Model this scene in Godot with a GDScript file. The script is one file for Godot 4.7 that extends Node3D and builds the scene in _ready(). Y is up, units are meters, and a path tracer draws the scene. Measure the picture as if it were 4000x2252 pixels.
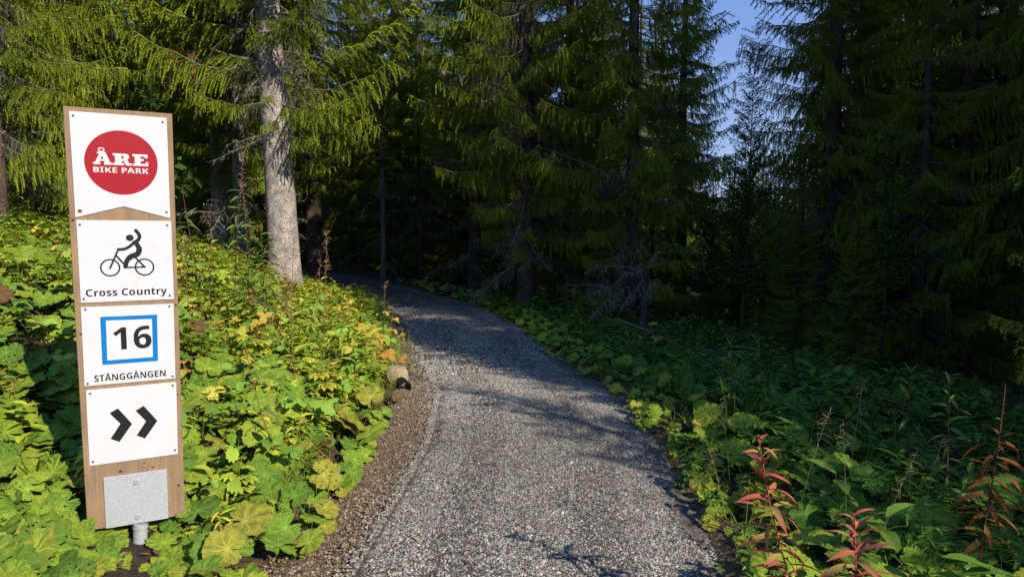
extends Node3D
# A gravel bike trail that bends into a spruce forest, with a wooden trail sign on the left bank.

const SUN_TRAVEL := Vector3(-0.58, -0.50, -0.644)
var rng := RandomNumberGenerator.new()
var bump := FastNoiseLite.new()
var used := {}
var M := {}
var path_pts := [Vector2(0.10, 6), Vector2(0.10, 0), Vector2(0.10, -3), Vector2(0.24, -5), Vector2(0.16, -6.5), Vector2(-0.22, -8.2), Vector2(-0.78, -11.4), Vector2(-1.68, -14.6), Vector2(-3.05, -17.3), Vector2(-4.6, -19.8), Vector2(-8.0, -23.5), Vector2(-13, -27), Vector2(-24, -31), Vector2(-60, -36)]

# ---------------------------------------------------------------- naming
func numbered(called: String) -> String:
	var n: int = used.get(called, 0)
	used[called] = n + 1
	return called if n == 0 else "%s_%03d" % [called, n]

func tag(o: Node, label: String, category: String, group := "", kind := "") -> void:
	if label: o.set_meta("label", label)
	if category: o.set_meta("category", category)
	if group: o.set_meta("group", group)
	if kind: o.set_meta("kind", kind)

func thing(called: String, label: String, category: String, at: Vector3, group := "") -> Node3D:
	var o := Node3D.new()
	o.name = numbered(called)
	add_child(o)
	o.position = at
	tag(o, label, category, group)
	return o

func part(called: String, mesh: Mesh, parent: Node, mat: Material = null, xf := Transform3D.IDENTITY) -> MeshInstance3D:
	var o := MeshInstance3D.new()
	if parent == self: called = numbered(called)
	o.name = called
	o.mesh = mesh
	o.transform = xf
	if mat: o.material_override = mat
	parent.add_child(o, true)
	return o

func heap(called: String) -> Node3D:
	var o := Node3D.new()
	o.name = numbered(called)
	o.set_meta("kind", "stuff")
	add_child(o)
	return o

func scatter(called: String, mesh: Mesh, xfs: Array, cols: Array, parent: Node, mat: Material = null) -> MultiMeshInstance3D:
	var mm := MultiMesh.new()
	mm.transform_format = MultiMesh.TRANSFORM_3D
	mm.use_colors = cols.size() > 0
	mm.mesh = mesh
	mm.instance_count = xfs.size()
	for i in xfs.size():
		mm.set_instance_transform(i, xfs[i])
		if cols.size() > 0: mm.set_instance_color(i, cols[i])
	var o := MultiMeshInstance3D.new()
	if parent == self: called = numbered(called)
	o.name = called
	o.multimesh = mm
	if mat: o.material_override = mat
	o.set_meta("kind", "stuff")
	parent.add_child(o, true)
	return o

# ---------------------------------------------------------------- mesh building
class MB:
	var v := PackedVector3Array()
	var c := PackedColorArray()
	var u := PackedVector2Array()
	func tri(a: Vector3, b: Vector3, d: Vector3, col: Color, ua := Vector2.ZERO, ub := Vector2.ZERO, ud := Vector2.ZERO) -> void:
		v.append(a); v.append(b); v.append(d)
		c.append(col); c.append(col); c.append(col)
		u.append(ua); u.append(ub); u.append(ud)
	func quad(a: Vector3, b: Vector3, d: Vector3, e: Vector3, col: Color, ua := Vector2.ZERO, ub := Vector2.ZERO, ud := Vector2.ZERO, ue := Vector2.ZERO) -> void:
		tri(a, b, d, col, ua, ub, ud)
		tri(a, d, e, col, ua, ud, ue)
	func box(lo: Vector3, hi: Vector3, col := Color.WHITE, bev := 0.0) -> void:
		# a box whose long edges are chamfered by bev in x and y
		var x0 := lo.x; var x1 := hi.x; var y0 := lo.y; var y1 := hi.y; var z0 := lo.z; var z1 := hi.z
		var b := bev
		var fr := [Vector3(x0 + b, y0 + b, z1), Vector3(x1 - b, y0 + b, z1), Vector3(x1 - b, y1 - b, z1), Vector3(x0 + b, y1 - b, z1)]
		var md := [Vector3(x0, y0, z1 - b), Vector3(x1, y0, z1 - b), Vector3(x1, y1, z1 - b), Vector3(x0, y1, z1 - b)]
		var bk := [Vector3(x0, y0, z0), Vector3(x1, y0, z0), Vector3(x1, y1, z0), Vector3(x0, y1, z0)]
		quad(fr[3], fr[2], fr[1], fr[0], col)
		quad(bk[0], bk[1], bk[2], bk[3], col)
		for i in 4:
			var j := (i + 1) % 4
			if b > 0.0: quad(fr[i], fr[j], md[j], md[i], col)
			quad(md[i], md[j], bk[j], bk[i], col)
	func tube(pts: Array, radii: Array, sides: int, col: Color, uscale := 1.0) -> void:
		var rings := []
		var len := 0.0
		var lens := []
		for i in pts.size():
			var d: Vector3 = (pts[mini(i + 1, pts.size() - 1)] - pts[maxi(i - 1, 0)]).normalized()
			if i > 0: len += (pts[i] - pts[i - 1]).length()
			lens.append(len)
			var a := d.cross(Vector3(0.31, 0.2, 0.93)).normalized()
			if a.length() < 0.5: a = d.cross(Vector3.RIGHT).normalized()
			var b := d.cross(a)
			var ring := []
			for k in sides:
				var t := TAU * k / sides
				ring.append(pts[i] + (a * cos(t) + b * sin(t)) * radii[i])
			rings.append(ring)
		for i in pts.size() - 1:
			for k in sides:
				var k2 := (k + 1) % sides
				quad(rings[i][k], rings[i][k2], rings[i + 1][k2], rings[i + 1][k], col, Vector2(float(k) / sides * uscale, lens[i]), Vector2(float(k + 1) / sides * uscale, lens[i]), Vector2(float(k + 1) / sides * uscale, lens[i + 1]), Vector2(float(k) / sides * uscale, lens[i + 1]))
	func disc(center: Vector3, r: float, h: float, n: int, col: Color, ry := -1.0) -> void:
		# a low bevelled disc facing +z
		if ry < 0.0: ry = r
		for k in n:
			var a := TAU * k / n; var b := TAU * (k + 1) / n
			var p := Vector3(cos(a) * r, sin(a) * ry, 0); var q := Vector3(cos(b) * r, sin(b) * ry, 0)
			var up := Vector3(0, 0, h)
			tri(center + up, center + q * 0.85 + up, center + p * 0.85 + up, col)
			quad(center + p * 0.85 + up, center + q * 0.85 + up, center + q, center + p, col)
	func mesh(mat: Material = null, into: ArrayMesh = null, smooth := false) -> ArrayMesh:
		var m := into if into else ArrayMesh.new()
		if v.size() == 0: return m
		if smooth:
			var st := SurfaceTool.new()
			st.begin(Mesh.PRIMITIVE_TRIANGLES)
			st.set_smooth_group(0)
			for i in v.size():
				st.set_color(c[i]); st.set_uv(u[i]); st.add_vertex(v[i])
			st.index()
			st.generate_normals()
			st.commit(m)
		else:
			var arr := []
			arr.resize(Mesh.ARRAY_MAX)
			arr[Mesh.ARRAY_VERTEX] = v
			arr[Mesh.ARRAY_COLOR] = c
			arr[Mesh.ARRAY_TEX_UV] = u
			m.add_surface_from_arrays(Mesh.PRIMITIVE_TRIANGLES, arr)
		if mat: m.surface_set_material(m.get_surface_count() - 1, mat)
		return m

func rr(a: float, b: float) -> float: return rng.randf_range(a, b)
func rv(s := 1.0) -> Vector3: return Vector3(rr(-s, s), rr(-s, s), rr(-s, s))
func srgb(r: float, g: float, b: float) -> Color: return Color(r, g, b).linear_to_srgb()

# ---------------------------------------------------------------- terrain
func path_at(x: float, z: float) -> Vector3:   # (signed distance to the right of the middle, distance along, 0)
	var best := 1e9
	var s := 0.0
	var al := 0.0
	var run := 0.0
	var p := Vector2(x, z)
	for i in path_pts.size() - 1:
		var a: Vector2 = path_pts[i]
		var b: Vector2 = path_pts[i + 1]
		var ab := b - a
		var t := clampf((p - a).dot(ab) / ab.length_squared(), 0, 1)
		var q := a + ab * t
		var d := p.distance_squared_to(q)
		if d < best:
			best = d
			s = sqrt(d) * signf(-(p - q).x * ab.y + (p - q).y * ab.x)
			al = run + ab.length() * t
		run += ab.length()
	return Vector3(s, al - 6.0, 0)

func path_mid(z: float) -> float:
	for k in path_pts.size() - 1:
		if z <= path_pts[k].y and z > path_pts[k + 1].y: return lerpf(path_pts[k].x, path_pts[k + 1].x, (z - path_pts[k].y) / (path_pts[k + 1].y - path_pts[k].y))
	return 0.0

func half_width(al: float) -> float: return 0.83 - 0.02 * smoothstep(5.0, 9.0, al)
func path_height(al: float) -> float: return 0.022 * maxf(0, al - 16.0) + 0.05 * exp(-pow((al - 5.9) / 1.3, 2))

func path_surface(x: float, z: float, s: float, al: float) -> float:   # s: across, -1 and 1 at the edges
	return path_height(al) + 0.02 - 0.04 * pow(clampf(absf(s), 0, 1.1), 3) + 0.010 * bump.get_noise_2d(x * 3, z * 3)

func height(x: float, z: float) -> float:
	var i := path_at(x, z)
	var hw := half_width(i.y)
	var h := path_height(i.y)
	var l := -i.x - hw
	var r := i.x - hw
	if l > 0:
		var k := minf(l, 3.2)
		h += 0.12 * k + 0.062 * k * k + minf(maxf(0, l - 3.2), 8.0) * 0.26 + maxf(0, l - 11.2) * 0.12
		h += bump.get_noise_2d(x, z) * 0.10 * minf(1, l)
	elif r > 0:
		var k := minf(r, 4.0)
		h -= 0.03 * k + 0.022 * k * k + minf(maxf(0, r - 4.0), 10.0) * 0.16
		h += bump.get_noise_2d(x, z) * 0.10 * minf(1, r)
	return h

func ground_pt(x: float, z: float, up := 0.0) -> Vector3: return Vector3(x, height(x, z) + up, z)

func spaced(lo: float, hi: float, fine_lo: float, fine_hi: float, step: float) -> Array:
	var a := []
	var t := fine_lo
	while t <= fine_hi:
		a.append(t); t += step
	var s := step
	t = fine_lo
	while t > lo:
		s *= 1.13; t -= s; a.push_front(t)
	s = step
	t = a[-1]
	while t < hi:
		s *= 1.13; t += s; a.append(t)
	return a

# ---------------------------------------------------------------- textures and materials
func noise_tex(seed: int, kind: int, freq: float, size: int, ramp: Array, fine := 0.3, ret := 0) -> ImageTexture:
	var n := FastNoiseLite.new()
	n.seed = seed; n.frequency = freq
	if kind == 1:
		n.noise_type = FastNoiseLite.TYPE_CELLULAR
		n.cellular_return_type = FastNoiseLite.RETURN_DISTANCE2_SUB if ret == 0 else FastNoiseLite.RETURN_CELL_VALUE
	n.fractal_octaves = 4 if kind == 0 else 1
	var im := n.get_seamless_image(size, size)
	n.seed = seed + 7; n.frequency = 0.09; n.noise_type = FastNoiseLite.TYPE_SIMPLEX; n.fractal_octaves = 3
	var im2 := n.get_seamless_image(size, size)
	var g := Gradient.new()
	g.offsets = PackedFloat32Array(ramp[0])
	g.colors = PackedColorArray(ramp[1])
	var out := Image.create(size, size, true, Image.FORMAT_RGB8)
	for y in size:
		for x in size:
			var t := im.get_pixel(x, y).r * (1.0 - fine) + im2.get_pixel(x, y).r * fine
			out.set_pixel(x, y, g.sample(t))
	out.generate_mipmaps()
	return ImageTexture.create_from_image(out)

func grey_ramp(a := 0.0, b := 1.0) -> Array: return [[0.0, 1.0], [Color(a, a, a), Color(b, b, b)]]

func mat(col: Color, rough := 0.9, tex: Texture2D = null) -> StandardMaterial3D:
	var m := StandardMaterial3D.new()
	m.albedo_color = col
	m.roughness = rough
	m.vertex_color_use_as_albedo = true
	if tex: m.albedo_texture = tex
	return m

func relief(m: StandardMaterial3D, tex: Texture2D, cm: float) -> StandardMaterial3D:
	m.heightmap_enabled = true
	m.heightmap_texture = tex
	m.heightmap_scale = cm
	return m

func tri_map(m: StandardMaterial3D, s: float, world := true) -> StandardMaterial3D:
	m.uv1_triplanar = true
	m.uv1_world_triplanar = world
	m.uv1_scale = Vector3(s, s, s)
	return m

func leafy(m: StandardMaterial3D, b := 0.7) -> StandardMaterial3D:
	m.backlight_enabled = true
	m.backlight = Color(b, b, b * 0.5)
	m.cull_mode = BaseMaterial3D.CULL_DISABLED
	m.metallic_specular = 0.12
	return m

func vein_texture(spots: int, seed: int) -> ImageTexture:
	var n := 192
	rng.seed = seed
	var im := Image.create(n, n, true, Image.FORMAT_RGB8)
	var fn := FastNoiseLite.new()
	fn.seed = seed; fn.frequency = 0.03
	var sp := []
	for k in spots:
		var a := rr(0, TAU); var r := sqrt(rr(0.05, 1.0)) * 0.48
		sp.append(Vector3(0.5 + cos(a) * r, 0.5 + sin(a) * r, rr(0.006, 0.03)))
	for y in n:
		for x in n:
			var p := Vector2(x + 0.5, y + 0.5) / n
			var d := p - Vector2(0.5, 0.5)
			var r := d.length() * 2.0
			var a := fposmod(atan2(d.y, d.x) / TAU * 9.0 + 0.25 * sin(r * 5.0), 1.0)
			var off: float = absf(a - 0.5) * TAU / 9.0 * r
			var v := 0.80 + 0.14 * fn.get_noise_2d(x, y)
			var sec: float = absf(fposmod(r * 6.0 - absf(a - 0.5) * 5.0, 1.0) - 0.5)
			if sec < 0.07: v *= 1.06
			else: v *= 1.0 - 0.10 * smoothstep(0.25, 0.5, sec)
			if off < 0.018 * (1.25 - r): v = 0.99
			var c := Color(v, v, v)
			for s in sp:
				var q: float = (p - Vector2(s.x, s.y)).length() / s.z
				if q < 1.0: c = c.lerp(Color(0.42, 0.22, 0.10), minf(1.0, 2.0 * (1.0 - q)))
			im.set_pixel(x, y, Color(minf(c.r, 1), minf(c.g, 1), minf(c.b, 1)))
	im.generate_mipmaps()
	return ImageTexture.create_from_image(im)

func wood_texture() -> ImageTexture:
	var w := 256; var h := 512
	var fn := FastNoiseLite.new()
	fn.seed = 5; fn.frequency = 0.02; fn.fractal_octaves = 4
	var im := Image.create(w, h, true, Image.FORMAT_RGB8)
	for y in h:
		for x in w:
			var warp := fn.get_noise_2d(x * 0.7, y * 0.12) * 26.0
			var g := 0.5 + 0.5 * sin((x + warp) * 0.23)
			var f := fn.get_noise_2d(x * 9.0, y * 0.35)
			var v := 0.89 + 0.045 * g + 0.09 * f
			var s := fn.get_noise_2d(x * 1.3 + 900.0, y * 0.5)
			im.set_pixel(x, y, Color(clampf(v + s * 0.08, 0, 1), clampf(v * 0.98 + s * 0.06, 0, 1), clampf(v * 0.94 + s * 0.02, 0, 1)))
	im.generate_mipmaps()
	return ImageTexture.create_from_image(im)

func bark_textures() -> Array:   # grey scales with fine dark cracks, holes and yellowish flakes
	var n := 512
	var cell := FastNoiseLite.new()
	cell.seed = 41; cell.noise_type = FastNoiseLite.TYPE_CELLULAR; cell.frequency = 0.055
	cell.cellular_return_type = FastNoiseLite.RETURN_DISTANCE2_SUB
	cell.domain_warp_enabled = true; cell.domain_warp_amplitude = 14.0; cell.domain_warp_frequency = 0.03
	var a := cell.get_seamless_image(n, n)
	var f := FastNoiseLite.new()
	f.seed = 42; f.frequency = 0.05; f.fractal_octaves = 4
	var b := f.get_seamless_image(n, n)
	f.seed = 43; f.frequency = 0.008; f.fractal_octaves = 3
	var c := f.get_seamless_image(n, n)
	var col := Image.create(n, n, true, Image.FORMAT_RGB8)
	var hgt := Image.create(n, n, true, Image.FORMAT_RGB8)
	for y in n:
		for x in n:
			var d := a.get_pixel(x, y).r
			var t := b.get_pixel(x, y).r
			var u := c.get_pixel(x, y).r
			var crack := smoothstep(0.22, 0.02, d) * smoothstep(0.36, 0.52, t * 0.5 + u * 0.5)
			var hole := smoothstep(0.24, 0.17, t)
			var v := 0.62 + 0.42 * (t - 0.5) + 0.40 * (u - 0.5)
			var k := Color(v * 1.0, v * 0.965, v * 0.925)
			k = k.lerp(Color(0.74, 0.67, 0.50), 0.75 * smoothstep(0.60, 0.72, t) * smoothstep(0.35, 0.6, u))
			k = k.lerp(Color(0.26, 0.20, 0.16), 0.8 * crack)
			k = k.lerp(Color(0.16, 0.12, 0.10), hole)
			col.set_pixel(x, y, k)
			var h := clampf(0.75 + 0.5 * (t - 0.5) - 0.6 * crack - 0.5 * hole, 0, 1)
			hgt.set_pixel(x, y, Color(h, h, h))
	col.generate_mipmaps(); hgt.generate_mipmaps()
	return [ImageTexture.create_from_image(col), ImageTexture.create_from_image(hgt)]

func make_materials() -> void:
	var gravel_col := noise_tex(11, 1, 0.11, 384, [[0.0, 0.25, 0.55, 0.8, 1.0], [Color(0.20, 0.19, 0.18), Color(0.36, 0.35, 0.34), Color(0.50, 0.49, 0.48), Color(0.60, 0.59, 0.57), Color(0.78, 0.77, 0.75)]], 0.15, 1)
	var gravel_bump := noise_tex(11, 1, 0.11, 384, grey_ramp(), 0.2, 0)
	M.gravel = tri_map(relief(mat(Color(0.78, 0.725, 0.64), 0.95, gravel_col), gravel_bump, 1.0), 1.6)
	var soil_col := noise_tex(21, 0, 0.03, 256, [[0.0, 0.4, 0.6, 1.0], [Color(0.16, 0.12, 0.08), Color(0.30, 0.23, 0.16), Color(0.42, 0.34, 0.25), Color(0.55, 0.47, 0.36)]], 0.5)
	M.soil = tri_map(relief(mat(Color.WHITE, 1.0, soil_col), noise_tex(22, 0, 0.06, 256, grey_ramp(), 0.5), 2.0), 1.3)
	M.stone = mat(Color.WHITE, 0.9)
	var rock := noise_tex(31, 0, 0.02, 256, [[0.0, 0.5, 1.0], [Color(0.54, 0.46, 0.34), Color(0.69, 0.60, 0.46), Color(0.79, 0.71, 0.57)]], 0.4)
	M.rock = tri_map(relief(mat(Color.WHITE, 0.95, rock), rock, 0.6), 5.0)
	# bark: grey scaly spruce, brown for those in the forest
	var bt := bark_textures()
	var bark_c: ImageTexture = bt[0]
	var bark_b: ImageTexture = bt[1]
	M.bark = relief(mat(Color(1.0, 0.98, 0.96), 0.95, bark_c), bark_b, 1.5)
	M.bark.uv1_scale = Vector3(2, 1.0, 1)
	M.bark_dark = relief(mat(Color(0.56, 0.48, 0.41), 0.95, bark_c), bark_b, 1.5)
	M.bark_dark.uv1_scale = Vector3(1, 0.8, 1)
	M.wood = mat(Color.WHITE, 0.95)                       # twigs, coloured by vertex
	M.needles = leafy(mat(Color.WHITE, 0.6), 0.2)
	M.leaf_plain = leafy(mat(Color.WHITE, 0.8, vein_texture(0, 3)), 0.4)
	M.leaf_spot = leafy(mat(Color.WHITE, 0.8, vein_texture(46, 4)), 0.4)
	M.leaf = leafy(mat(Color.WHITE, 0.7), 0.45)
	M.blade = leafy(mat(Color.WHITE, 0.5), 0.6)
	# sign
	M.board = mat(srgb(0.345, 0.235, 0.14), 0.8, wood_texture())
	M.plate = tri_map(mat(srgb(0.665, 0.665, 0.675), 0.35, noise_tex(61, 0, 0.012, 256, [[0.0, 0.25, 0.45, 1.0], [Color(0.94, 0.935, 0.925), Color(0.98, 0.975, 0.97), Color(0.98, 0.98, 0.98), Color(1, 1, 1)]], 0.35)), 1.7, false)
	M.red = mat(srgb(0.35, 0.013, 0.020), 0.35)
	M.white = mat(srgb(0.66, 0.65, 0.63), 0.4)
	M.black = mat(srgb(0.012, 0.012, 0.013), 0.45)
	M.blue = mat(srgb(0.0, 0.17, 0.48), 0.4)
	M.rust = mat(srgb(0.42, 0.17, 0.04), 0.9)
	M.screw = mat(srgb(0.42, 0.42, 0.41), 0.35); M.screw.metallic = 0.8
	var zinc := noise_tex(51, 0, 0.05, 256, [[0.0, 0.45, 0.6, 1.0], [Color(0.69, 0.71, 0.72), Color(0.72, 0.74, 0.75), Color(0.75, 0.765, 0.77), Color(0.80, 0.81, 0.82)]], 0.4)
	M.zinc = tri_map(mat(Color.WHITE, 0.5, zinc), 4.0, false); M.zinc.metallic = 0.25
	M.knot = mat(srgb(0.12, 0.06, 0.025), 0.9)
	M.plastic = mat(srgb(0.012, 0.012, 0.013), 0.5)
	M.dry = mat(Color.WHITE, 0.9)

# ---------------------------------------------------------------- spruce branches
# Needles are single triangles set round every twig.
func twig_needles(n: MB, pts: Array, step: float, per: int, nl: float, nw: float, col: Color) -> void:
	var phase := rr(0, TAU)
	for i in pts.size() - 1:
		var a: Vector3 = pts[i]
		var d: Vector3 = pts[i + 1] - a
		var len := d.length()
		if len < 0.001: continue
		d /= len
		var e := d.cross(Vector3(0.3, 0.1, 0.95)).normalized()
		var f := d.cross(e)
		var m := maxi(1, int(len / step))
		for k in m:
			var p := a + d * (len * (k + rng.randf()) / m)
			for j in per:
				phase += 2.39996
				var rad := e * cos(phase) + f * sin(phase)
				var dir := (d * 0.85 + rad * 0.75) * nl * rr(0.75, 1.2)
				var side := dir.cross(rad).normalized() * nw * 0.5
				var v := rr(0.65, 1.25)
				n.tri(p - side, p + side, p + dir, Color(col.r * v, col.g * v, col.b * v))

func curved(p: Vector3, d: Vector3, len: float, sag: float, n: int, wob := 0.0) -> Array:
	var pts := [p]
	for i in n:
		d = (d + Vector3(0, -sag / n, 0) + rv(wob)).normalized()
		p += d * (len / n)
		pts.append(p)
	return pts

func spruce_branch(seed: int, L: float, fine: bool, hang: float, bare: float) -> ArrayMesh:
	rng.seed = seed
	var w := MB.new()
	var n := MB.new()
	var step := 0.014 if fine else 0.03
	var per := 6 if fine else 4
	var nl := 0.029 if fine else 0.042
	var nw := 0.0095 if fine else 0.020
	var axis := []
	var k := 12
	var p := Vector3.ZERO
	for i in k + 1:
		var t := float(i) / k
		axis.append(Vector3(L * t, L * (-0.22 * t * (1.0 - t) * 2.0 + 0.06 * t * t * t), 0) + Vector3(0, rr(-1, 1), rr(-1, 1)) * 0.025 * L * t)
	var rad := []
	for i in k + 1: rad.append(0.0085 * L * (1.0 - 0.8 * float(i) / k))
	var grey := Color(0.16, 0.13, 0.10)
	w.tube(axis, rad, 5 if fine else 4, grey)
	var green := Color(0.165, 0.215, 0.020)
	var tip := Color(0.34, 0.41, 0.034)
	var side := 1.0
	var s := 0.10 * L
	while s < L:
		var t := s / L
		var ai := mini(int(t * k), k - 1)
		var at: Vector3 = axis[ai].lerp(axis[ai + 1], t * k - ai)
		side = -side
		var len := (0.40 * L * pow(1.0 - t, 0.75) * rr(0.3, 1.2) + 0.10) * (0.75 if t < 0.25 else 1.0)
		var live := t > bare * rr(0.7, 1.2)
		var q := curved(at, Vector3(0.62, rr(-0.15, 0.12), side * rr(0.5, 0.9)), len, 0.55 + 0.5 * hang, 5, 0.06)
		w.tube(q, [0.004, 0.0035, 0.003, 0.0025, 0.002, 0.001], 3, grey * (1.0 if live else 1.5))
		if live: twig_needles(n, q, step, per, nl, nw, green.lerp(tip, t))
		var m := int(len / (0.060 if fine else 0.060))
		for j in m:
			var tj := (j + 0.6) / m
			var qi := mini(int(tj * 5), 4)
			var from: Vector3 = q[qi].lerp(q[qi + 1], tj * 5 - qi)
			var hl := rr(0.05, 0.13) + hang * 0.42 * pow(rng.randf(), 1.8) * (1.0 - 0.6 * t) * (1.0 - 0.4 * tj)
			var dir := Vector3(rr(0.1, 0.55), rr(-0.55, 0.0) - hang * 0.5, rr(-0.6, 0.6)).normalized()
			var z := curved(from, dir, hl, 0.5 + hang, 3, 0.09)
			w.tube(z, [0.0018, 0.0016, 0.0013, 0.0008], 3, grey * (0.9 if live else 1.6))
			if live and rng.randf() < 0.92: twig_needles(n, z, step, per, nl, nw, green.lerp(tip, rr(0.1, 1.0)))
		# a hanger straight from the axis
		if rng.randf() < 0.7:
			var z := curved(at, Vector3(0.25, -1, rr(-0.4, 0.4)).normalized(), rr(0.1, 0.2) + hang * rr(0.05, 0.35) * (1.0 - t), 0.6, 4, 0.1)
			w.tube(z, [0.002, 0.002, 0.0015, 0.0012, 0.0008], 3, grey)
			if live: twig_needles(n, z, step, per, nl, nw, green.lerp(tip, rr(0.2, 1.0)))
		s += rr(0.04, 0.11) if fine else rr(0.06, 0.09)
	twig_needles(n, axis.slice(int(k * maxf(bare, 0.2))), step * 0.8, per, nl, nw, tip)
	var m := w.mesh(M.wood)
	return n.mesh(M.needles, m)

func dead_branch(seed: int, L: float) -> ArrayMesh:
	rng.seed = seed
	var w := MB.new()
	var axis := curved(Vector3.ZERO, Vector3(1, rr(-0.25, 0.1), rr(-0.2, 0.2)), L, rr(-0.1, 0.5), 9, 0.07)
	var rad := []
	for i in 10: rad.append(0.010 * L * (1.0 - 0.092 * i) + 0.001)
	var base := Color(0.18, 0.16, 0.125)
	w.tube(axis, rad, 4, base)
	var side := 1.0
	for i in range(1, 10):
		for r in 3:
			side = -side
			var at: Vector3 = axis[i - 1].lerp(axis[i], rng.randf())
			var len := rr(0.15, 0.42) * L * (1.0 - 0.07 * i)
			var v := rr(0.7, 1.5)
			var q := curved(at, Vector3(rr(0.2, 0.8), rr(-0.6, 0.25), side * rr(0.4, 1.0)), len, rr(-0.2, 0.9), 5, 0.14)
			w.tube(q, [0.0032, 0.003, 0.0025, 0.002, 0.0016, 0.001], 3, base * v)
			for j in 4:
				var qi := rng.randi_range(1, 4)
				var z := curved(q[qi], Vector3(rr(-0.2, 0.8), rr(-0.9, 0.3), rr(-0.8, 0.8)).normalized(), len * rr(0.2, 0.5), 0.6, 3, 0.2)
				w.tube(z, [0.0016, 0.0014, 0.0011, 0.0007], 3, base * v)
				if rng.randf() < 0.35:   # a rag of pale lichen
					var g := Color(0.30, 0.31, 0.22)
					for y in 3:
						var e: Vector3 = z[rng.randi_range(0, 3)]
						w.tri(e, e + rv(0.012), e + Vector3(rr(-0.02, 0.02), -rr(0.02, 0.07), rr(-0.02, 0.02)), g * rr(0.7, 1.2))
	return w.mesh(M.wood)

func trunk_mesh(seed: int, H: float, r0: float, lean: Vector2, sides: int, m: Material, flare := 0.35) -> ArrayMesh:
	rng.seed = seed
	var b := MB.new()
	var fn := FastNoiseLite.new()
	fn.seed = seed; fn.frequency = 1.4
	var ys := [-0.3, 0.0, 0.08, 0.18, 0.35, 0.6]
	while ys[-1] < H: ys.append(ys[-1] + (0.28 if ys[-1] < 7.0 else 0.9))
	var rings := []
	for y in ys:
		var t := clampf(y / H, 0, 1)
		var r := r0 * (1.0 - t * 0.97) * (1.0 + flare * exp(-maxf(y, 0) * 4.5))
		var ring := []
		for k in sides:
			var a := TAU * k / sides
			var bulge := 1.0 + 0.07 * fn.get_noise_3d(cos(a) * 0.9, y * 0.7, sin(a) * 0.9) + flare * 0.4 * exp(-maxf(y, 0) * 5.0) * sin(a * 5.0 + seed)
			ring.append(Vector3(cos(a) * r * bulge + lean.x * y + 0.012 * sin(y * 0.9), y, sin(a) * r * bulge + lean.y * y))
		rings.append(ring)
	for i in ys.size() - 1:
		for k in sides:
			var k2 := (k + 1) % sides
			b.quad(rings[i][k], rings[i][k2], rings[i + 1][k2], rings[i + 1][k], Color.WHITE, Vector2(float(k) / sides, ys[i]), Vector2(float(k + 1) / sides, ys[i]), Vector2(float(k + 1) / sides, ys[i + 1]), Vector2(float(k) / sides, ys[i + 1]))
	return b.mesh(m, null, true)

func aimed(at: Vector3, az: float, tilt: float, roll: float, s: float) -> Transform3D:
	# az 0 points to +x, 90 degrees to the camera's side (+z); tilt lifts the branch
	var bs := Basis(Vector3.UP, -az) * Basis(Vector3.BACK, tilt) * Basis(Vector3.RIGHT, roll)
	return Transform3D(bs.scaled_local(Vector3.ONE * s), at)

var fine_br := []
var coarse_br := []
var dead_br := []
const FINE_L := 2.0
const COARSE_L := 2.0

func branch_sets() -> void:
	for i in 5: fine_br.append(spruce_branch(100 + i, FINE_L, true, [1.0, 0.7, 0.85, 0.45, 1.2][i], [0.28, 0.15, 0.35, 0.08, 0.2][i]))
	for i in 4: coarse_br.append(spruce_branch(200 + i, COARSE_L, false, [0.9, 0.6, 0.75, 0.5][i], [0.15, 0.08, 0.12, 0.1][i]))
	for i in 5: dead_br.append(dead_branch(300 + i, 1.4))

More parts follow.
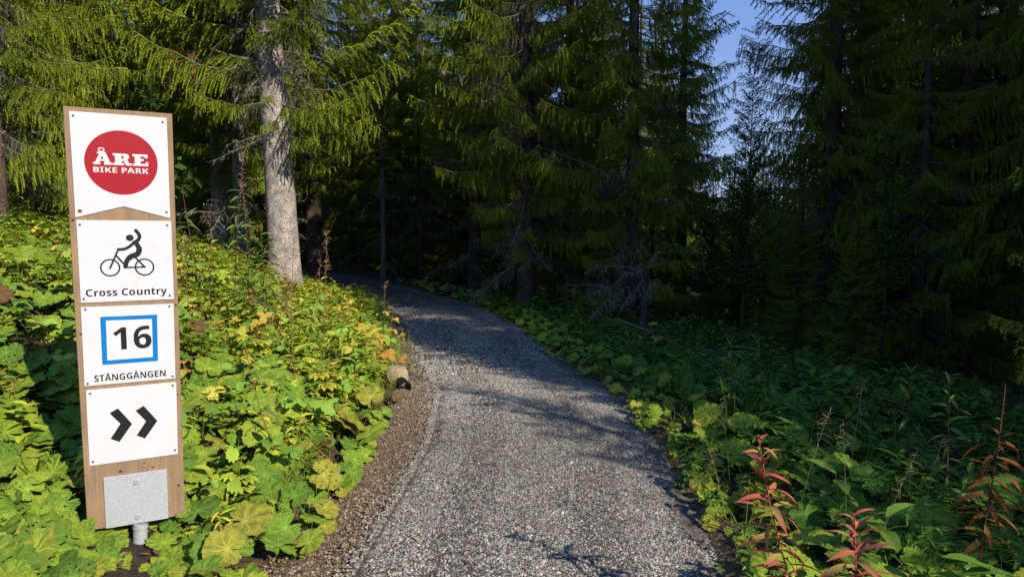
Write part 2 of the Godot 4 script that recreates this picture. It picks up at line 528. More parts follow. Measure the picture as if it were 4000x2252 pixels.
# One spruce: trunk, branches near the ground as parts of their own, the rest of the crown joined.
func spruce(at: Vector3, H: float, r0: float, lmax: float, base: float, opt: Dictionary) -> Node3D:
	var o := thing("spruce", opt.get("label", ""), "tree", at, opt.get("group", ""))
	var seed: int = opt.get("seed", 1)
	var lean: Vector2 = opt.get("lean", Vector2.ZERO)
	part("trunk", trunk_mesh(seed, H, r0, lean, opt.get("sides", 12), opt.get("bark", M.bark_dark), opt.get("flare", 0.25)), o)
	rng.seed = seed * 977 + 5
	var split: float = opt.get("split", 0.0)          # below this height each branch is a part
	var fine: bool = opt.get("fine", false)
	var sets := fine_br if fine else coarse_br
	var per := {}
	var y := base
	var az := rr(0, TAU)
	while y < H * 0.985:
		var t := (y - base) / (H - base)
		var L := lmax * (pow(1.0 - t, 0.85) * (0.55 + 0.45 * smoothstep(0.0, 0.22, t)) + 0.05)
		var cnt := 5 if y < H * 0.8 else 4
		for k in cnt:
			az += TAU / cnt + rr(-0.25, 0.25)
			if rng.randf() < opt.get("thin", 0.1): continue
			var v := rng.randi_range(0, sets.size() - 1)
			var s := L * rr(0.7, 1.12) / FINE_L
			var tilt := lerpf(-0.28, 0.45, t) + rr(-0.12, 0.12)
			var p := Vector3(lean.x * y, y + rr(-0.15, 0.15), lean.y * y)
			var xf := aimed(p, az, tilt, rr(-0.25, 0.25), s)
			xf.basis = xf.basis.scaled_local(Vector3(1, lerpf(1.0, 0.7, t), 1))
			if y < split:
				part("branch", sets[v], o, null, xf)
			else:
				per.get_or_add(v, []).append(xf)
		y += rr(0.22, 0.36) * opt.get("gap", 1.0)
	for v in per:
		var cs := []
		for x in per[v]:
			var g := rr(0.75, 1.15)
			cs.append(Color(g * rr(0.92, 1.08), g, g))
		scatter("crown", sets[v], per[v], cs, o)
	# dead lower branches
	var nd: int = opt.get("dead", 0)
	for i in nd:
		var yy: float = rr(opt.get("dead_lo", 0.4), opt.get("dead_hi", maxf(base + 0.8, 1.5)))
		var xf := aimed(Vector3(lean.x * yy, yy, lean.y * yy), rr(0, TAU), rr(-0.5, 0.2), rr(-1, 1), rr(0.5, 1.15) * opt.get("dead_len", 1.0))
		part("dead_branch", dead_br[rng.randi_range(0, 4)], o, null, xf)
	return o

# ---------------------------------------------------------------- leaves
func tri_wave(x: float) -> float: return absf(fposmod(x, 1.0) - 0.5) * 4.0 - 1.0

func broad_leaf(seed: int, R: float, petiole: float, m: Material) -> ArrayMesh:
	rng.seed = seed
	var n := 54
	var lobes := rng.randi_range(7, 9)
	var ph := rr(0, 1)
	var b := MB.new()
	var cup := rr(-0.10, 0.16)
	var fold := rr(0.05, 0.22)
	var outl := []
	for i in n:
		var a := -PI + TAU * i / n
		var r := 1.0 + 0.065 * tri_wave(a / TAU * lobes + ph) + 0.05 * tri_wave(a / TAU * lobes * 3.0) + rr(-0.04, 0.04)
		r *= 0.92 + 0.12 * cos(a)
		var d := PI - absf(a)
		r *= lerpf(0.18, 1.0, smoothstep(0.02, 0.42, d))
		outl.append(Vector2(cos(a), sin(a)) * r)
	var rings := [0.0, 0.4, 0.75, 1.0]
	var ripple := rr(0.03, 0.07)
	var at := func(i: int, q: float) -> Vector3:
		var p: Vector2 = outl[i % n] * q
		var rr2 := p.length()
		var a := atan2(p.y, p.x)
		var y := -cup * rr2 * rr2 + fold * absf(p.y) * 0.6 + ripple * rr2 * sin(a * lobes + seed) - 0.10 * maxf(0, p.x) * rr2
		return Vector3(p.x, y, p.y) * R
	var uvf := func(i: int, q: float) -> Vector2: return Vector2(0.5, 0.5) + outl[i % n] * q * 0.47
	for i in n:
		for k in 3:
			var q0: float = rings[k]; var q1: float = rings[k + 1]
			var a: Vector3 = at.call(i, q0); var c: Vector3 = at.call(i + 1, q0); var d: Vector3 = at.call(i + 1, q1); var e: Vector3 = at.call(i, q1)
			var ua: Vector2 = uvf.call(i, q0); var uc: Vector2 = uvf.call(i + 1, q0); var ud: Vector2 = uvf.call(i + 1, q1); var ue: Vector2 = uvf.call(i, q1)
			if k == 0: b.tri(a, d, e, Color.WHITE, ua, ud, ue)
			else: b.quad(a, c, d, e, Color.WHITE, ua, uc, ud, ue)
	var c0 := Vector2(0.5, 0.5)
	var pts := curved(Vector3.ZERO, Vector3(-0.5, -0.9, 0).normalized(), petiole, 0.5, 3)
	b.tube(pts, [0.0035, 0.0035, 0.004, 0.0045], 3, Color(0.9, 0.8, 0.8))
	return b.mesh(m, null, true)

func palm_leaf(seed: int, R: float, m: Material) -> ArrayMesh:   # deeply cut, five to seven toothed lobes
	rng.seed = seed
	var b := MB.new()
	var n := 70
	var pts := []
	for i in n + 1:
		var a := -2.75 + 5.5 * i / n
		var l: float = absf(cos(a * 3.27 / 2.0 * 1.09))
		var r := R * (0.30 + 0.70 * pow(l, 0.8)) * (1.0 + 0.10 * tri_wave(i * 0.31)) * (0.8 + 0.2 * cos(a * 0.8))
		pts.append(Vector3(cos(a) * r, -0.25 * r * r / R + 0.12 * R * sin(a * 3.0 + seed), sin(a) * r))
	for i in n:
		b.tri(Vector3.ZERO, pts[i], pts[i + 1], Color.WHITE * rr(0.92, 1.05))
	b.tube(curved(Vector3.ZERO, Vector3(-0.3, -0.9, 0.1), 0.22, 0.3, 3), [0.002, 0.002, 0.002, 0.002], 3, Color(0.9, 0.8, 0.7))
	return b.mesh(m, null, true)

func lance(b: MB, p: Vector3, d: Vector3, up: Vector3, len: float, w: float, sag: float, col: Color, tipc: Color, n := 6) -> void:
	var side := d.cross(up).normalized()
	var pts := curved(p, d, len, sag, n)
	var prev := []
	for i in n + 1:
		var t := float(i) / n
		var ww := w * 0.5 * sin(PI * pow(t * 0.94 + 0.03, 0.75))
		if i == n: ww = 0.0
		var lift := side.cross((pts[mini(i + 1, n)] - pts[maxi(i - 1, 0)]).normalized()) * -ww * 0.35
		var cur := [pts[i] - side * ww - lift, pts[i], pts[i] + side * ww - lift]
		if i > 0:
			var c := col.lerp(tipc, t)
			b.quad(prev[0], prev[1], cur[1], cur[0], c)
			b.quad(prev[1], prev[2], cur[2], cur[1], c * 0.93)
		prev = cur

func lance_leaf(seed: int, len: float, w: float, sag: float, col: Color, tipc: Color) -> ArrayMesh:
	rng.seed = seed
	var b := MB.new()
	lance(b, Vector3.ZERO, Vector3(1, 0.25, rr(-0.1, 0.1)).normalized(), Vector3.UP, len, w, sag, col, tipc, 7)
	return b.mesh(M.leaf, null, true)

func herb(seed: int, H: float, kind: int) -> ArrayMesh:
	rng.seed = seed
	var b := MB.new()
	var top := Vector3(rr(-0.25, 0.25) * H, H, rr(-0.25, 0.25) * H)
	var st := curved(Vector3.ZERO, top.normalized(), H, rr(-0.1, 0.5), 6, 0.06)
	b.tube(st, [0.002, 0.002, 0.0018, 0.0016, 0.0014, 0.0012, 0.0008], 3, Color(0.8, 0.62, 0.6))
	var m: int = [16, 12, 9, 26][kind]
	for i in m:
		var t := 0.2 + 0.8 * (i + rng.randf()) / m
		var si := mini(int(t * 6), 5)
		var p: Vector3 = st[si].lerp(st[si + 1], t * 6 - si)
		var a := i * 2.4 + rr(-0.4, 0.4)
		var d := Vector3(cos(a), rr(0.0, 0.5), sin(a)).normalized()
		var v := rr(0.75, 1.2)
		var c := Color(v, v, v)
		if kind == 0: lance(b, p, d, Vector3.UP, rr(0.10, 0.17), 0.026, rr(0.3, 1.0), c, c, 4)
		elif kind == 1: lance(b, p, d, Vector3.UP, rr(0.08, 0.13), 0.060, rr(0.3, 0.9), c, c, 4)
		elif kind == 2:
			for k in 5:   # a hand of leaflets
				var a2 := a + (k - 2) * 0.5
				lance(b, p + d * 0.03, Vector3(cos(a2), 0.15, sin(a2)).normalized(), Vector3.UP, 0.10 * (1.0 - 0.12 * absf(k - 2)), 0.042, 0.6, c, c, 3)
		else: lance(b, p, d, Vector3.UP, rr(0.08, 0.14), 0.006, rr(0.0, 0.7), c, c, 2)
	return b.mesh(M.leaf)

func grass_tuft(seed: int, H: float, n: int) -> ArrayMesh:
	rng.seed = seed
	var b := MB.new()
	for i in n:
		var a := rr(0, TAU)
		var v := rr(0.7, 1.2)
		lance(b, Vector3(rr(-0.03, 0.03), 0, rr(-0.03, 0.03)), Vector3(cos(a) * 0.35, 1, sin(a) * 0.35).normalized(), Vector3(-sin(a), 0.1, cos(a)).cross(Vector3.UP), H * rr(0.5, 1.1), rr(0.004, 0.008), rr(0.3, 1.8), Color(v, v, v), Color(v * 1.1, v, v * 0.8), 6)
	return b.mesh(M.blade)

func leafy_branch(seed: int, L: float, leaf: float, kind: int) -> ArrayMesh:   # 0 oval leaves, 1 rowan-like pinnate leaves
	rng.seed = seed
	var b := MB.new()
	var w := MB.new()
	var axis := curved(Vector3.ZERO, Vector3(1, 0.35, 0), L, 0.25, 6, 0.1)
	w.tube(axis, [0.006, 0.005, 0.0045, 0.004, 0.003, 0.002, 0.001], 4, Color(0.12, 0.10, 0.08))
	var n := int(L / 0.035)
	for i in n:
		var t := 0.1 + 0.9 * float(i) / n
		var ai := mini(int(t * 6), 5)
		var p: Vector3 = axis[ai].lerp(axis[ai + 1], t * 6 - ai)
		var a := i * 2.4
		var d := Vector3(rr(0.1, 0.9), rr(-0.5, 0.4), cos(a)).normalized()
		var v := rr(0.7, 1.25)
		if kind == 0:
			var tw := curved(p, d, rr(0.03, 0.14), 0.2, 2, 0.2)
			w.tube(tw, [0.0015, 0.0012, 0.001], 3, Color(0.12, 0.10, 0.08))
			for k in 2: lance(b, tw[2 - k], (d + rv(0.8) + Vector3(0, -0.5, 0)).normalized(), rv().normalized(), leaf * rr(0.7, 1.2), leaf * 0.5, 0.4, Color(v, v, v), Color(v, v, v), 4)
		elif i % 2 == 0:
			var rc := curved(p, d, 0.16, 0.5, 6)
			for k in range(1, 7):
				for sd in [-1, 1]:
					lance(b, rc[k], (rc[k] - rc[k - 1]).normalized() * 0.4 + d.cross(Vector3.UP).normalized() * sd, Vector3.UP, 0.045, 0.014, 0.4, Color(v, v, v), Color(v, v, v), 3)
	var m := w.mesh(M.wood)
	return b.mesh(M.leaf, m)

# ---------------------------------------------------------------- the setting
func build_ground() -> void:
	var xs := spaced(-70, 70, -4.5, 4.5, 0.14)
	var zs := spaced(-120, 22, -16, 3, 0.16)
	var st := SurfaceTool.new()
	st.begin(Mesh.PRIMITIVE_TRIANGLES)
	for z in zs:
		for x in xs:
			var i := path_at(x, z)
			var h := height(x, z)
			var e := absf(i.x) - half_width(i.y)
			if e < 0.02 or (i.x < 0 and e < 0.40): h -= 0.07
			var sand := smoothstep(0.75, 0.15, -i.x - half_width(i.y) + 0.25 * bump.get_noise_2d(x * 6, z * 6)) * (1.0 if i.x < 0 else 0.0)
			if i.x > 0: sand = smoothstep(0.25, 0.05, e)
			st.set_color(Color(0.34, 0.29, 0.22).lerp(Color(1.5, 1.22, 0.86), sand))
			st.add_vertex(Vector3(x, h, z))
	for j in zs.size() - 1:
		for i in xs.size() - 1:
			var a := j * xs.size() + i
			var b := a + xs.size()
			for k in [a, b, a + 1, a + 1, b, b + 1]: st.add_index(k)
	st.generate_normals()
	var gr := part("ground", st.commit(), self, M.soil)
	tag(gr, "", "", "", "structure")

	# the gravel path, a crowned ribbon a little above the ground
	var p := MB.new()
	var rows := []
	for i in path_pts.size() - 1:
		var a: Vector2 = path_pts[i]; var b: Vector2 = path_pts[i + 1]
		var m := maxi(1, int((b - a).length() / 0.2))
		for k in m: rows.append(a.lerp(b, float(k) / m))
	# smooth the line
	for it in 12:
		var sm := rows.duplicate()
		for i in range(1, rows.size() - 1): sm[i] = (rows[i - 1] + rows[i] * 2.0 + rows[i + 1]) / 4.0
		rows = sm
	var prev := []
	for i in rows.size():
		var d: Vector2 = (rows[mini(i + 1, rows.size() - 1)] - rows[maxi(i - 1, 0)]).normalized()
		var right := Vector2(-d.y, d.x)
		var cur := []
		var mid: Vector2 = rows[i]
		var al: float = path_at(mid.x, mid.y).y
		var hw := half_width(al)
		for k in 27:
			var s := -1.5 + k * 0.1
			var q := mid + right * s * (hw + (0.03 + 0.05 * bump.get_noise_2d(al * 5.0, s * 50.0) if absf(s) > 0.9 else 0.0))
			var y := path_surface(q.x, q.y, s, al)
			if s < -1.0: y = lerpf(y, height(q.x, q.y) + 0.012, minf(1.0, (-s - 1.0) * 5.0))
			if k == 0 or k == 26: y -= 0.06
			cur.append(Vector3(q.x, y, q.y))
		if i > 0:
			for k in 26:
				var sand := smoothstep(-1.0, -1.2, -1.5 + k * 0.1 + 0.25 * bump.get_noise_2d(al * 6.0, k * 9.0))
				p.quad(prev[k], prev[k + 1], cur[k + 1], cur[k], Color.WHITE.lerp(Color(0.95, 0.72, 0.46), sand))
		prev = cur
	tag(part("path", p.mesh(M.gravel, null, true), self), "", "", "", "structure")

	# loose stones of the gravel
	var stones := []
	for v in 5:
		rng.seed = 60 + v
		var b := MB.new()
		var ico := []
		var ph := (1.0 + sqrt(5.0)) / 2.0
		for q in [Vector3(-1, ph, 0), Vector3(1, ph, 0), Vector3(-1, -ph, 0), Vector3(1, -ph, 0), Vector3(0, -1, ph), Vector3(0, 1, ph), Vector3(0, -1, -ph), Vector3(0, 1, -ph), Vector3(ph, 0, -1), Vector3(ph, 0, 1), Vector3(-ph, 0, -1), Vector3(-ph, 0, 1)]:
			ico.append(q.normalized() * rr(0.62, 1.15) * Vector3(1.15, rr(0.5, 0.8), 0.9))
		for f in [[0, 11, 5], [0, 5, 1], [0, 1, 7], [0, 7, 10], [0, 10, 11], [1, 5, 9], [5, 11, 4], [11, 10, 2], [10, 7, 6], [7, 1, 8], [3, 9, 4], [3, 4, 2], [3, 2, 6], [3, 6, 8], [3, 8, 9], [4, 9, 5], [2, 4, 11], [6, 2, 10], [8, 6, 7], [9, 8, 1]]:
			b.tri(ico[f[0]], ico[f[1]], ico[f[2]], Color.WHITE)
		stones.append(b.mesh(M.stone))
	rng.seed = 71
	var xf := [[], [], [], [], []]
	var cl := [[], [], [], [], []]
	var total := 165000
	for i in total:
		var near := i < 122000
		var z := rr(-7.5, -2.2) if near else (rr(-14.0, -7.5) if i < 154000 else rr(-22, -14))
		var cx := 0.0
		for k in path_pts.size() - 1:
			if z <= path_pts[k].y and z > path_pts[k + 1].y: cx = lerpf(path_pts[k].x, path_pts[k + 1].x, (z - path_pts[k].y) / (path_pts[k + 1].y - path_pts[k].y))
		var s := rr(-1.5, 1.07)
		if s < -1.06 and rng.randf() < 0.5: continue
		if absf(absf(s + 0.05) - 0.45) < 0.16 and rng.randf() < 0.45: continue     # two lines packed by wheels
		var brown := s < -1.0 - 0.2 * rng.randf()
		var hw := half_width(-z)
		var x := cx + s * hw * (1.0 if z > -9 else 1.12)
		var lat := absf(s)
		var y := path_surface(x, z, s, -z) if s > -1.0 else height(x, z) + 0.014
		var sz := (0.0032 + 0.0060 * pow(rng.randf(), 3.2)) if near else (0.006 + 0.008 * pow(rng.randf(), 2.0))
		if rng.randf() < 0.006: sz *= 2.0
		var v := rng.randi_range(0, 4)
		xf[v].append(Transform3D(Basis.from_euler(Vector3(rr(-0.5, 0.5), rr(0, TAU), rr(-0.5, 0.5))).scaled_local(Vector3.ONE * sz), Vector3(x, y + sz * 0.12, z)))
		var g := (rr(0.15, 0.35) if rng.randf() < 0.92 else rr(0.35, 0.52)) * (1.0 + 0.35 * bump.get_noise_2d(x * 1.3, z * 0.6))
		cl[v].append(Color(g * 1.0, g * 0.76, g * 0.48) if brown or rng.randf() < 0.10 else Color(g * 1.15, g * 1.06, g * 0.86))
	var lot := heap("gravel")
	for v in 5: scatter("gravel_stones", stones[v], xf[v], cl[v], lot)
	M.stones = stones

# ---------------------------------------------------------------- the sign
var board: Node3D

func poly_print(called: String, polys: Array, z: float, m: Material, parent: Node) -> MeshInstance3D:
	var b := MB.new()
	var k := 0
	for poly in polys:
		var pp := PackedVector2Array()
		for q in poly: pp.append(q * 0.001)
		var ix := Geometry2D.triangulate_polygon(pp)
		var zz := z + k * 0.00008
		for i in range(0, ix.size(), 3):
			b.tri(Vector3(pp[ix[i]].x, pp[ix[i]].y, zz), Vector3(pp[ix[i + 1]].x, pp[ix[i + 1]].y, zz), Vector3(pp[ix[i + 2]].x, pp[ix[i + 2]].y, zz), Color.WHITE)
		k += 1
	return part(called, b.mesh(m), parent)

func stroke(pts: Array, widths: Array) -> Array:   # a thick line with round ends as one polygon
	var l := []
	var r := []
	var n := pts.size()
	for i in n:
		var d: Vector2 = (pts[mini(i + 1, n - 1)] - pts[maxi(i - 1, 0)]).normalized()
		var p = Vector2(-d.y, d.x) * widths[i] * 0.5
		l.append(pts[i] + p)
		r.push_front(pts[i] - p)
	var out := []
	out.append_array(l)
	var de: Vector2 = (pts[n - 1] - pts[n - 2]).normalized()
	for k in range(1, 8):
		var a := PI / 2 - PI * k / 8.0
		out.append(pts[n - 1] + (de * cos(a) + Vector2(-de.y, de.x) * sin(a)) * widths[n - 1] * 0.5)
	out.append_array(r)
	var ds: Vector2 = (pts[0] - pts[1]).normalized()
	for k in range(1, 8):
		var a := PI / 2 - PI * k / 8.0
		out.append(pts[0] + (ds * cos(a) + Vector2(-ds.y, ds.x) * sin(a)) * widths[0] * 0.5)
	return out

func smooth_line(pts: Array, n := 6) -> Array:
	var out := []
	for i in pts.size() - 1:
		for k in n: out.append(pts[i].cubic_interpolate(pts[i + 1], pts[maxi(i - 1, 0)], pts[mini(i + 2, pts.size() - 1)], float(k) / n))
	out.append(pts[-1])
	return out

func ring(c: Vector2, rx: float, ry: float, w: float) -> Array:   # two half rings
	var res := []
	for h in 2:
		var o := []
		for k in 25: o.append(c + Vector2(cos(PI * (h + k / 24.0)) * rx, sin(PI * (h + k / 24.0)) * ry))
		for k in range(24, -1, -1): o.append(c + Vector2(cos(PI * (h + k / 24.0)) * (rx - w), sin(PI * (h + k / 24.0)) * (ry - w)))
		res.append(o)
	return res

func ellipse(c: Vector2, rx: float, ry: float, n := 64) -> Array:
	var o := []
	for k in n: o.append(c + Vector2(cos(TAU * k / n) * rx, sin(TAU * k / n) * ry))
	return o

func text_print(s: String, x0: float, x1: float, y0: float, y1: float, z: float, m: Material, parent: Node, serif := false) -> void:
	var f := SystemFont.new()
	f.font_names = PackedStringArray(["Droid Serif" if serif else "Droid Sans"])
	f.font_weight = 700
	var t := TextMesh.new()
	t.font = f; t.text = s; t.font_size = 64; t.pixel_size = 0.001; t.depth = 0.0004; t.curve_step = 0.5
	var bb := t.get_aabb()
	# capital height without rings and tails is measured on an E
	var e := TextMesh.new()
	e.font = f; e.text = "E"; e.font_size = 64; e.pixel_size = 0.001; e.depth = 0.0004
	var eb := e.get_aabb()
	var sx := (x1 - x0) * 0.001 / bb.size.x
	var sy := (y1 - y0) * 0.001 / eb.size.y
	# both texts are centred on their line box, so baselines agree
	var o := part("lettering", t, parent, m)
	o.transform = Transform3D(Basis.from_scale(Vector3(sx, sy, 1)), Vector3(x0 * 0.001 - bb.position.x * sx, y0 * 0.001 - eb.position.y * sy, z))

func V(x: float, y: float) -> Vector2: return Vector2(x, y)

func plate(label: String, outline: Array, screws: Array) -> MeshInstance3D:
	var b := MB.new()
	var pp := PackedVector2Array()
	for q in outline: pp.append(q * 0.001)
	var ix := Geometry2D.triangulate_polygon(pp)
	for i in range(0, ix.size(), 3):
		b.tri(Vector3(pp[ix[i]].x, pp[ix[i]].y, 0.0045), Vector3(pp[ix[i + 1]].x, pp[ix[i + 1]].y, 0.0045), Vector3(pp[ix[i + 2]].x, pp[ix[i + 2]].y, 0.0045), Color.WHITE)
	for i in pp.size():
		var p := pp[i]; var q := pp[(i + 1) % pp.size()]
		b.quad(Vector3(p.x, p.y, 0.0045), Vector3(q.x, q.y, 0.0045), Vector3(q.x, q.y, 0.001), Vector3(p.x, p.y, 0.001), Color(0.8, 0.8, 0.8))
	var o := part("plate", b.mesh(M.plate), board)
	o.set_meta("label", label)
	for s in screws:
		var d := MB.new()
		d.disc(Vector3.ZERO, 0.0055, 0.0022, 14, Color.WHITE)
		d.disc(Vector3(0, 0, 0.0022), 0.0024, 0.0003, 8, Color(0.12, 0.12, 0.12))
		part("screw", d.mesh(M.screw), o, null, Transform3D(Basis.IDENTITY, Vector3(s.x * 0.001, s.y * 0.001, 0.0047)))
	return o

func build_sign() -> void:
	var yaw := deg_to_rad(27.44); var pit := deg_to_rad(5.76)
	board = thing("trail_sign", "brown wooden trail sign post with four white plates on the left bank", "sign", Vector3(-1.6923, 1.1604, -3.0685))
	board.basis = Basis(Vector3.UP, yaw) * Basis(Vector3.RIGHT, pit) * Basis(Vector3.BACK, deg_to_rad(-0.3))
	var b := MB.new()
	b.box(Vector3(-0.2, -0.932, -0.028), Vector3(0.2, 0.932, 0.0), Color.WHITE, 0.0025)
	# the grain runs along the board
	for i in b.v.size(): b.u[i] = Vector2(b.v[i].x / 0.42 + 0.5 + b.v[i].z * 3.0, b.v[i].y / 0.9)
	var bd := part("board", b.mesh(M.board), board)
	for k in [[-59, -668, 8.5], [72, -669, 6.0], [176, -777, 7.5], [-183, -20, 5.0], [190, 90, 6.0], [-187, 470, 6.5], [185, -330, 4.0], [38, -642, 3.5]]:
		var d := MB.new()
		d.disc(Vector3.ZERO, k[2] * 0.001, 0.0006, 12, Color.WHITE, k[2] * 0.0009)
		d.disc(Vector3(0.001, 0, 0.0006), k[2] * 0.0006, 0.0004, 10, Color(0.45, 0.4, 0.4))
		part("knot", d.mesh(M.knot), bd, null, Transform3D(Basis.IDENTITY, Vector3(k[0] * 0.001, k[1] * 0.001, 0.0002)))

	var p1 := plate("white plate with notched lower edge and red disc", [V(-179, 914), V(178, 913), V(179, 482), V(1, 531), V(-177, 482)], [V(-165, 897), V(162, 894), V(165, 509)])
	poly_print("red_disc", [ellipse(V(1, 714), 136, 134, 90)], 0.0049, M.red, p1)
	# the slab letters, in white: a capital A with a ring, R and E
	var y0 := 704.0
	var A := [
		[V(-103, y0), V(-103, y0 + 10), V(-96, y0 + 10), V(-80, y0 + 45), V(-88, y0 + 45), V(-88, y0 + 52), V(-57, y0 + 52), V(-41, y0 + 10), V(-34, y0 + 10), V(-34, y0), V(-64, y0), V(-64, y0 + 10), V(-60, y0 + 10), V(-62, y0 + 15), V(-79, y0 + 15), V(-81, y0 + 10), V(-77, y0 + 10), V(-77, y0)],
	]
	poly_print("letter", A, 0.0053, M.white, p1)
	poly_print("counter", [[V(-76, y0 + 22), V(-65, y0 + 22), V(-70.5, y0 + 38)]], 0.0056, M.red, p1)
	poly_print("ring", ring(V(-72, 765), 12, 9.5, 4.2), 0.0053, M.white, p1)
	var Rr := [
		[V(-31, y0), V(-31, y0 + 9), V(-23, y0 + 9), V(-23, y0 + 40), V(-31, y0 + 40), V(-31, y0 + 49), V(15, y0 + 49), V(24, y0 + 47), V(29, y0 + 41), V(30, y0 + 35), V(27, y0 + 28), V(20, y0 + 23), V(25, y0 + 19), V(30, y0 + 9), V(38, y0 + 9), V(38, y0), V(17, y0), V(9, y0 + 18), V(1, y0 + 18), V(1, y0 + 9), V(9, y0 + 9), V(9, y0)],
	]
	poly_print("letter", Rr, 0.0053, M.white, p1)
	poly_print("counter", [[V(1, y0 + 26), V(7, y0 + 27), V(10, y0 + 33), V(7, y0 + 40), V(1, y0 + 41)]], 0.0056, M.red, p1)
	var E := [[V(42, y0), V(42, y0 + 9), V(50, y0 + 9), V(50, y0 + 40), V(42, y0 + 40), V(42, y0 + 49), V(99, y0 + 49), V(99, y0 + 33), V(90, y0 + 33), V(87, y0 + 40), V(72, y0 + 40), V(72, y0 + 30), V(84, y0 + 30), V(84, y0 + 21), V(72, y0 + 21), V(72, y0 + 9), V(89, y0 + 9), V(92, y0 + 17), V(101, y0 + 17), V(101, y0)]]
	poly_print("letter", E, 0.0053, M.white, p1)
	text_print("BIKE PARK", -104, 101, 672, 694, 0.0051, M.white, p1)
	var rs := MB.new()
	rs.disc(Vector3.ZERO, 0.006, 0.002, 14, Color.WHITE)
	part("screw", rs.mesh(M.knot), p1, null, Transform3D(Basis.IDENTITY, Vector3(-0.161, 0.51, 0.0052))).set_meta("label", "rusty screw")
	poly_print("rust_stain", [ellipse(V(-160, 508), 9, 8.2, 18)], 0.0047, M.rust, p1)

	var p2 := plate("white plate with black cyclist", [V(-175, 471), V(182, 470), V(183, 119), V(-175, 118)], [V(-163, 452), V(166, 451), V(167, 136), V(-164, 135)])
	poly_print("wheel", ring(V(-60, 267), 38.5, 38.5, 6.5), 0.0049, M.black, p2)
	poly_print("wheel", ring(V(71, 267), 38.5, 38.5, 6.5), 0.0049, M.black, p2)
	poly_print("bicycle_frame", [
		stroke([V(-61, 264), V(-30, 338)], [7.5, 7.5]), stroke([V(-36, 320), V(-3, 276)], [7.5, 7.5]),
		stroke([V(6, 267), V(74, 267)], [7, 7]), stroke([V(38, 309), V(72, 267)], [7.5, 7.5])], 0.0050, M.black, p2)
	poly_print("rider", [
		stroke(smooth_line([V(-26, 346), V(-4, 347), V(16, 358), V(38, 378)]), [12, 12, 12, 12, 12, 12, 12, 12, 12, 12, 12, 12, 12, 12, 12, 12, 12, 12, 12]),
		stroke(smooth_line([V(34, 376), V(52, 388), V(56, 408), V(43, 428)]), [14, 14, 14, 14, 14, 14, 14, 14, 14, 14, 14, 14, 14, 14, 14, 14, 14, 14, 14]),
		stroke(smooth_line([V(40, 376), V(53, 350), V(46, 326), V(20, 314), V(4, 296), V(-2, 271)], 5), [20, 20, 19, 18, 19, 21, 22, 22, 22, 22, 23, 23, 23, 23, 23, 23, 22, 21, 20, 20, 19, 18, 18, 18, 18, 18])], 0.0054, M.black, p2)
	poly_print("rider_head", [ellipse(V(19, 396), 15, 14, 30)], 0.0052, M.black, p2)
	text_print("Cross Country", -155, 156, 144, 175, 0.0049, M.black, p2)

	var p3 := plate("white plate with number 16 in a blue frame", [V(-176, 99), V(181, 98), V(178, -251), V(-179, -252)], [V(-160, 89), V(164, 87), V(167, -239), V(-167, -241)])
	poly_print("blue_frame", [[V(-107, 53), V(113, 52), V(92, 33), V(-86, 36)], [V(113, 52), V(110, -162), V(90, -142), V(92, 33)], [V(110, -162), V(-108, -162), V(-88, -143), V(90, -142)], [V(-108, -162), V(-107, 53), V(-86, 36), V(-88, -143)]], 0.0049, M.blue, p3)
	text_print("16", -62, 87, -98, 2, 0.0049, M.black, p3)
	text_print("STÅNGGÅNGEN", -141, 139, -236, -207, 0.0049, M.black, p3)

	var p4 := plate("white plate with two black chevrons pointing right", [V(-175, -271), V(181, -268), V(178, -618), V(-177, -621)], [V(-160, -287), V(166, -284), V(166, -597), V(-163, -603)])
	poly_print("chevron", [[V(-90, -386), V(-57, -367), V(-4, -446), V(-57, -525), V(-91, -506), V(-50, -440)]], 0.0049, M.black, p4)
	poly_print("chevron", [[V(12, -386), V(45, -367), V(98, -445), V(45, -523), V(12, -504), V(52, -441)]], 0.0049, M.black, p4)

	var br := MB.new()
	br.box(Vector3(-0.127, -0.932, 0.001), Vector3(0.129, -0.686, 0.007), Color.WHITE, 0.001)
	var bk := part("bracket", br.mesh(M.zinc), board)
	bk.set_meta("label", "galvanised steel plate")
	for y in [-0.727, -0.898]:
		var d := MB.new()
		d.disc(Vector3.ZERO, 0.0135, 0.006, 6, Color(0.82, 0.82, 0.81))
		part("bolt", d.mesh(M.zinc), bk, null, Transform3D(Basis(Vector3.BACK, 0.4), Vector3(0.002, y, 0.0072)))
	var po := MB.new()
	po.tube([Vector3(0.012, -0.925, 0.018), Vector3(0.008, -1.01, 0.012), Vector3(0.0, -1.35, 0.0)], [0.029, 0.031, 0.031], 20, Color.WHITE)
	po.tube([Vector3(0.012, -0.935, 0.018), Vector3(0.012, -0.946, 0.018)], [0.034, 0.034], 20, Color(1.05, 1.05, 1.05))
	part("post", po.mesh(M.zinc, null, true), board)

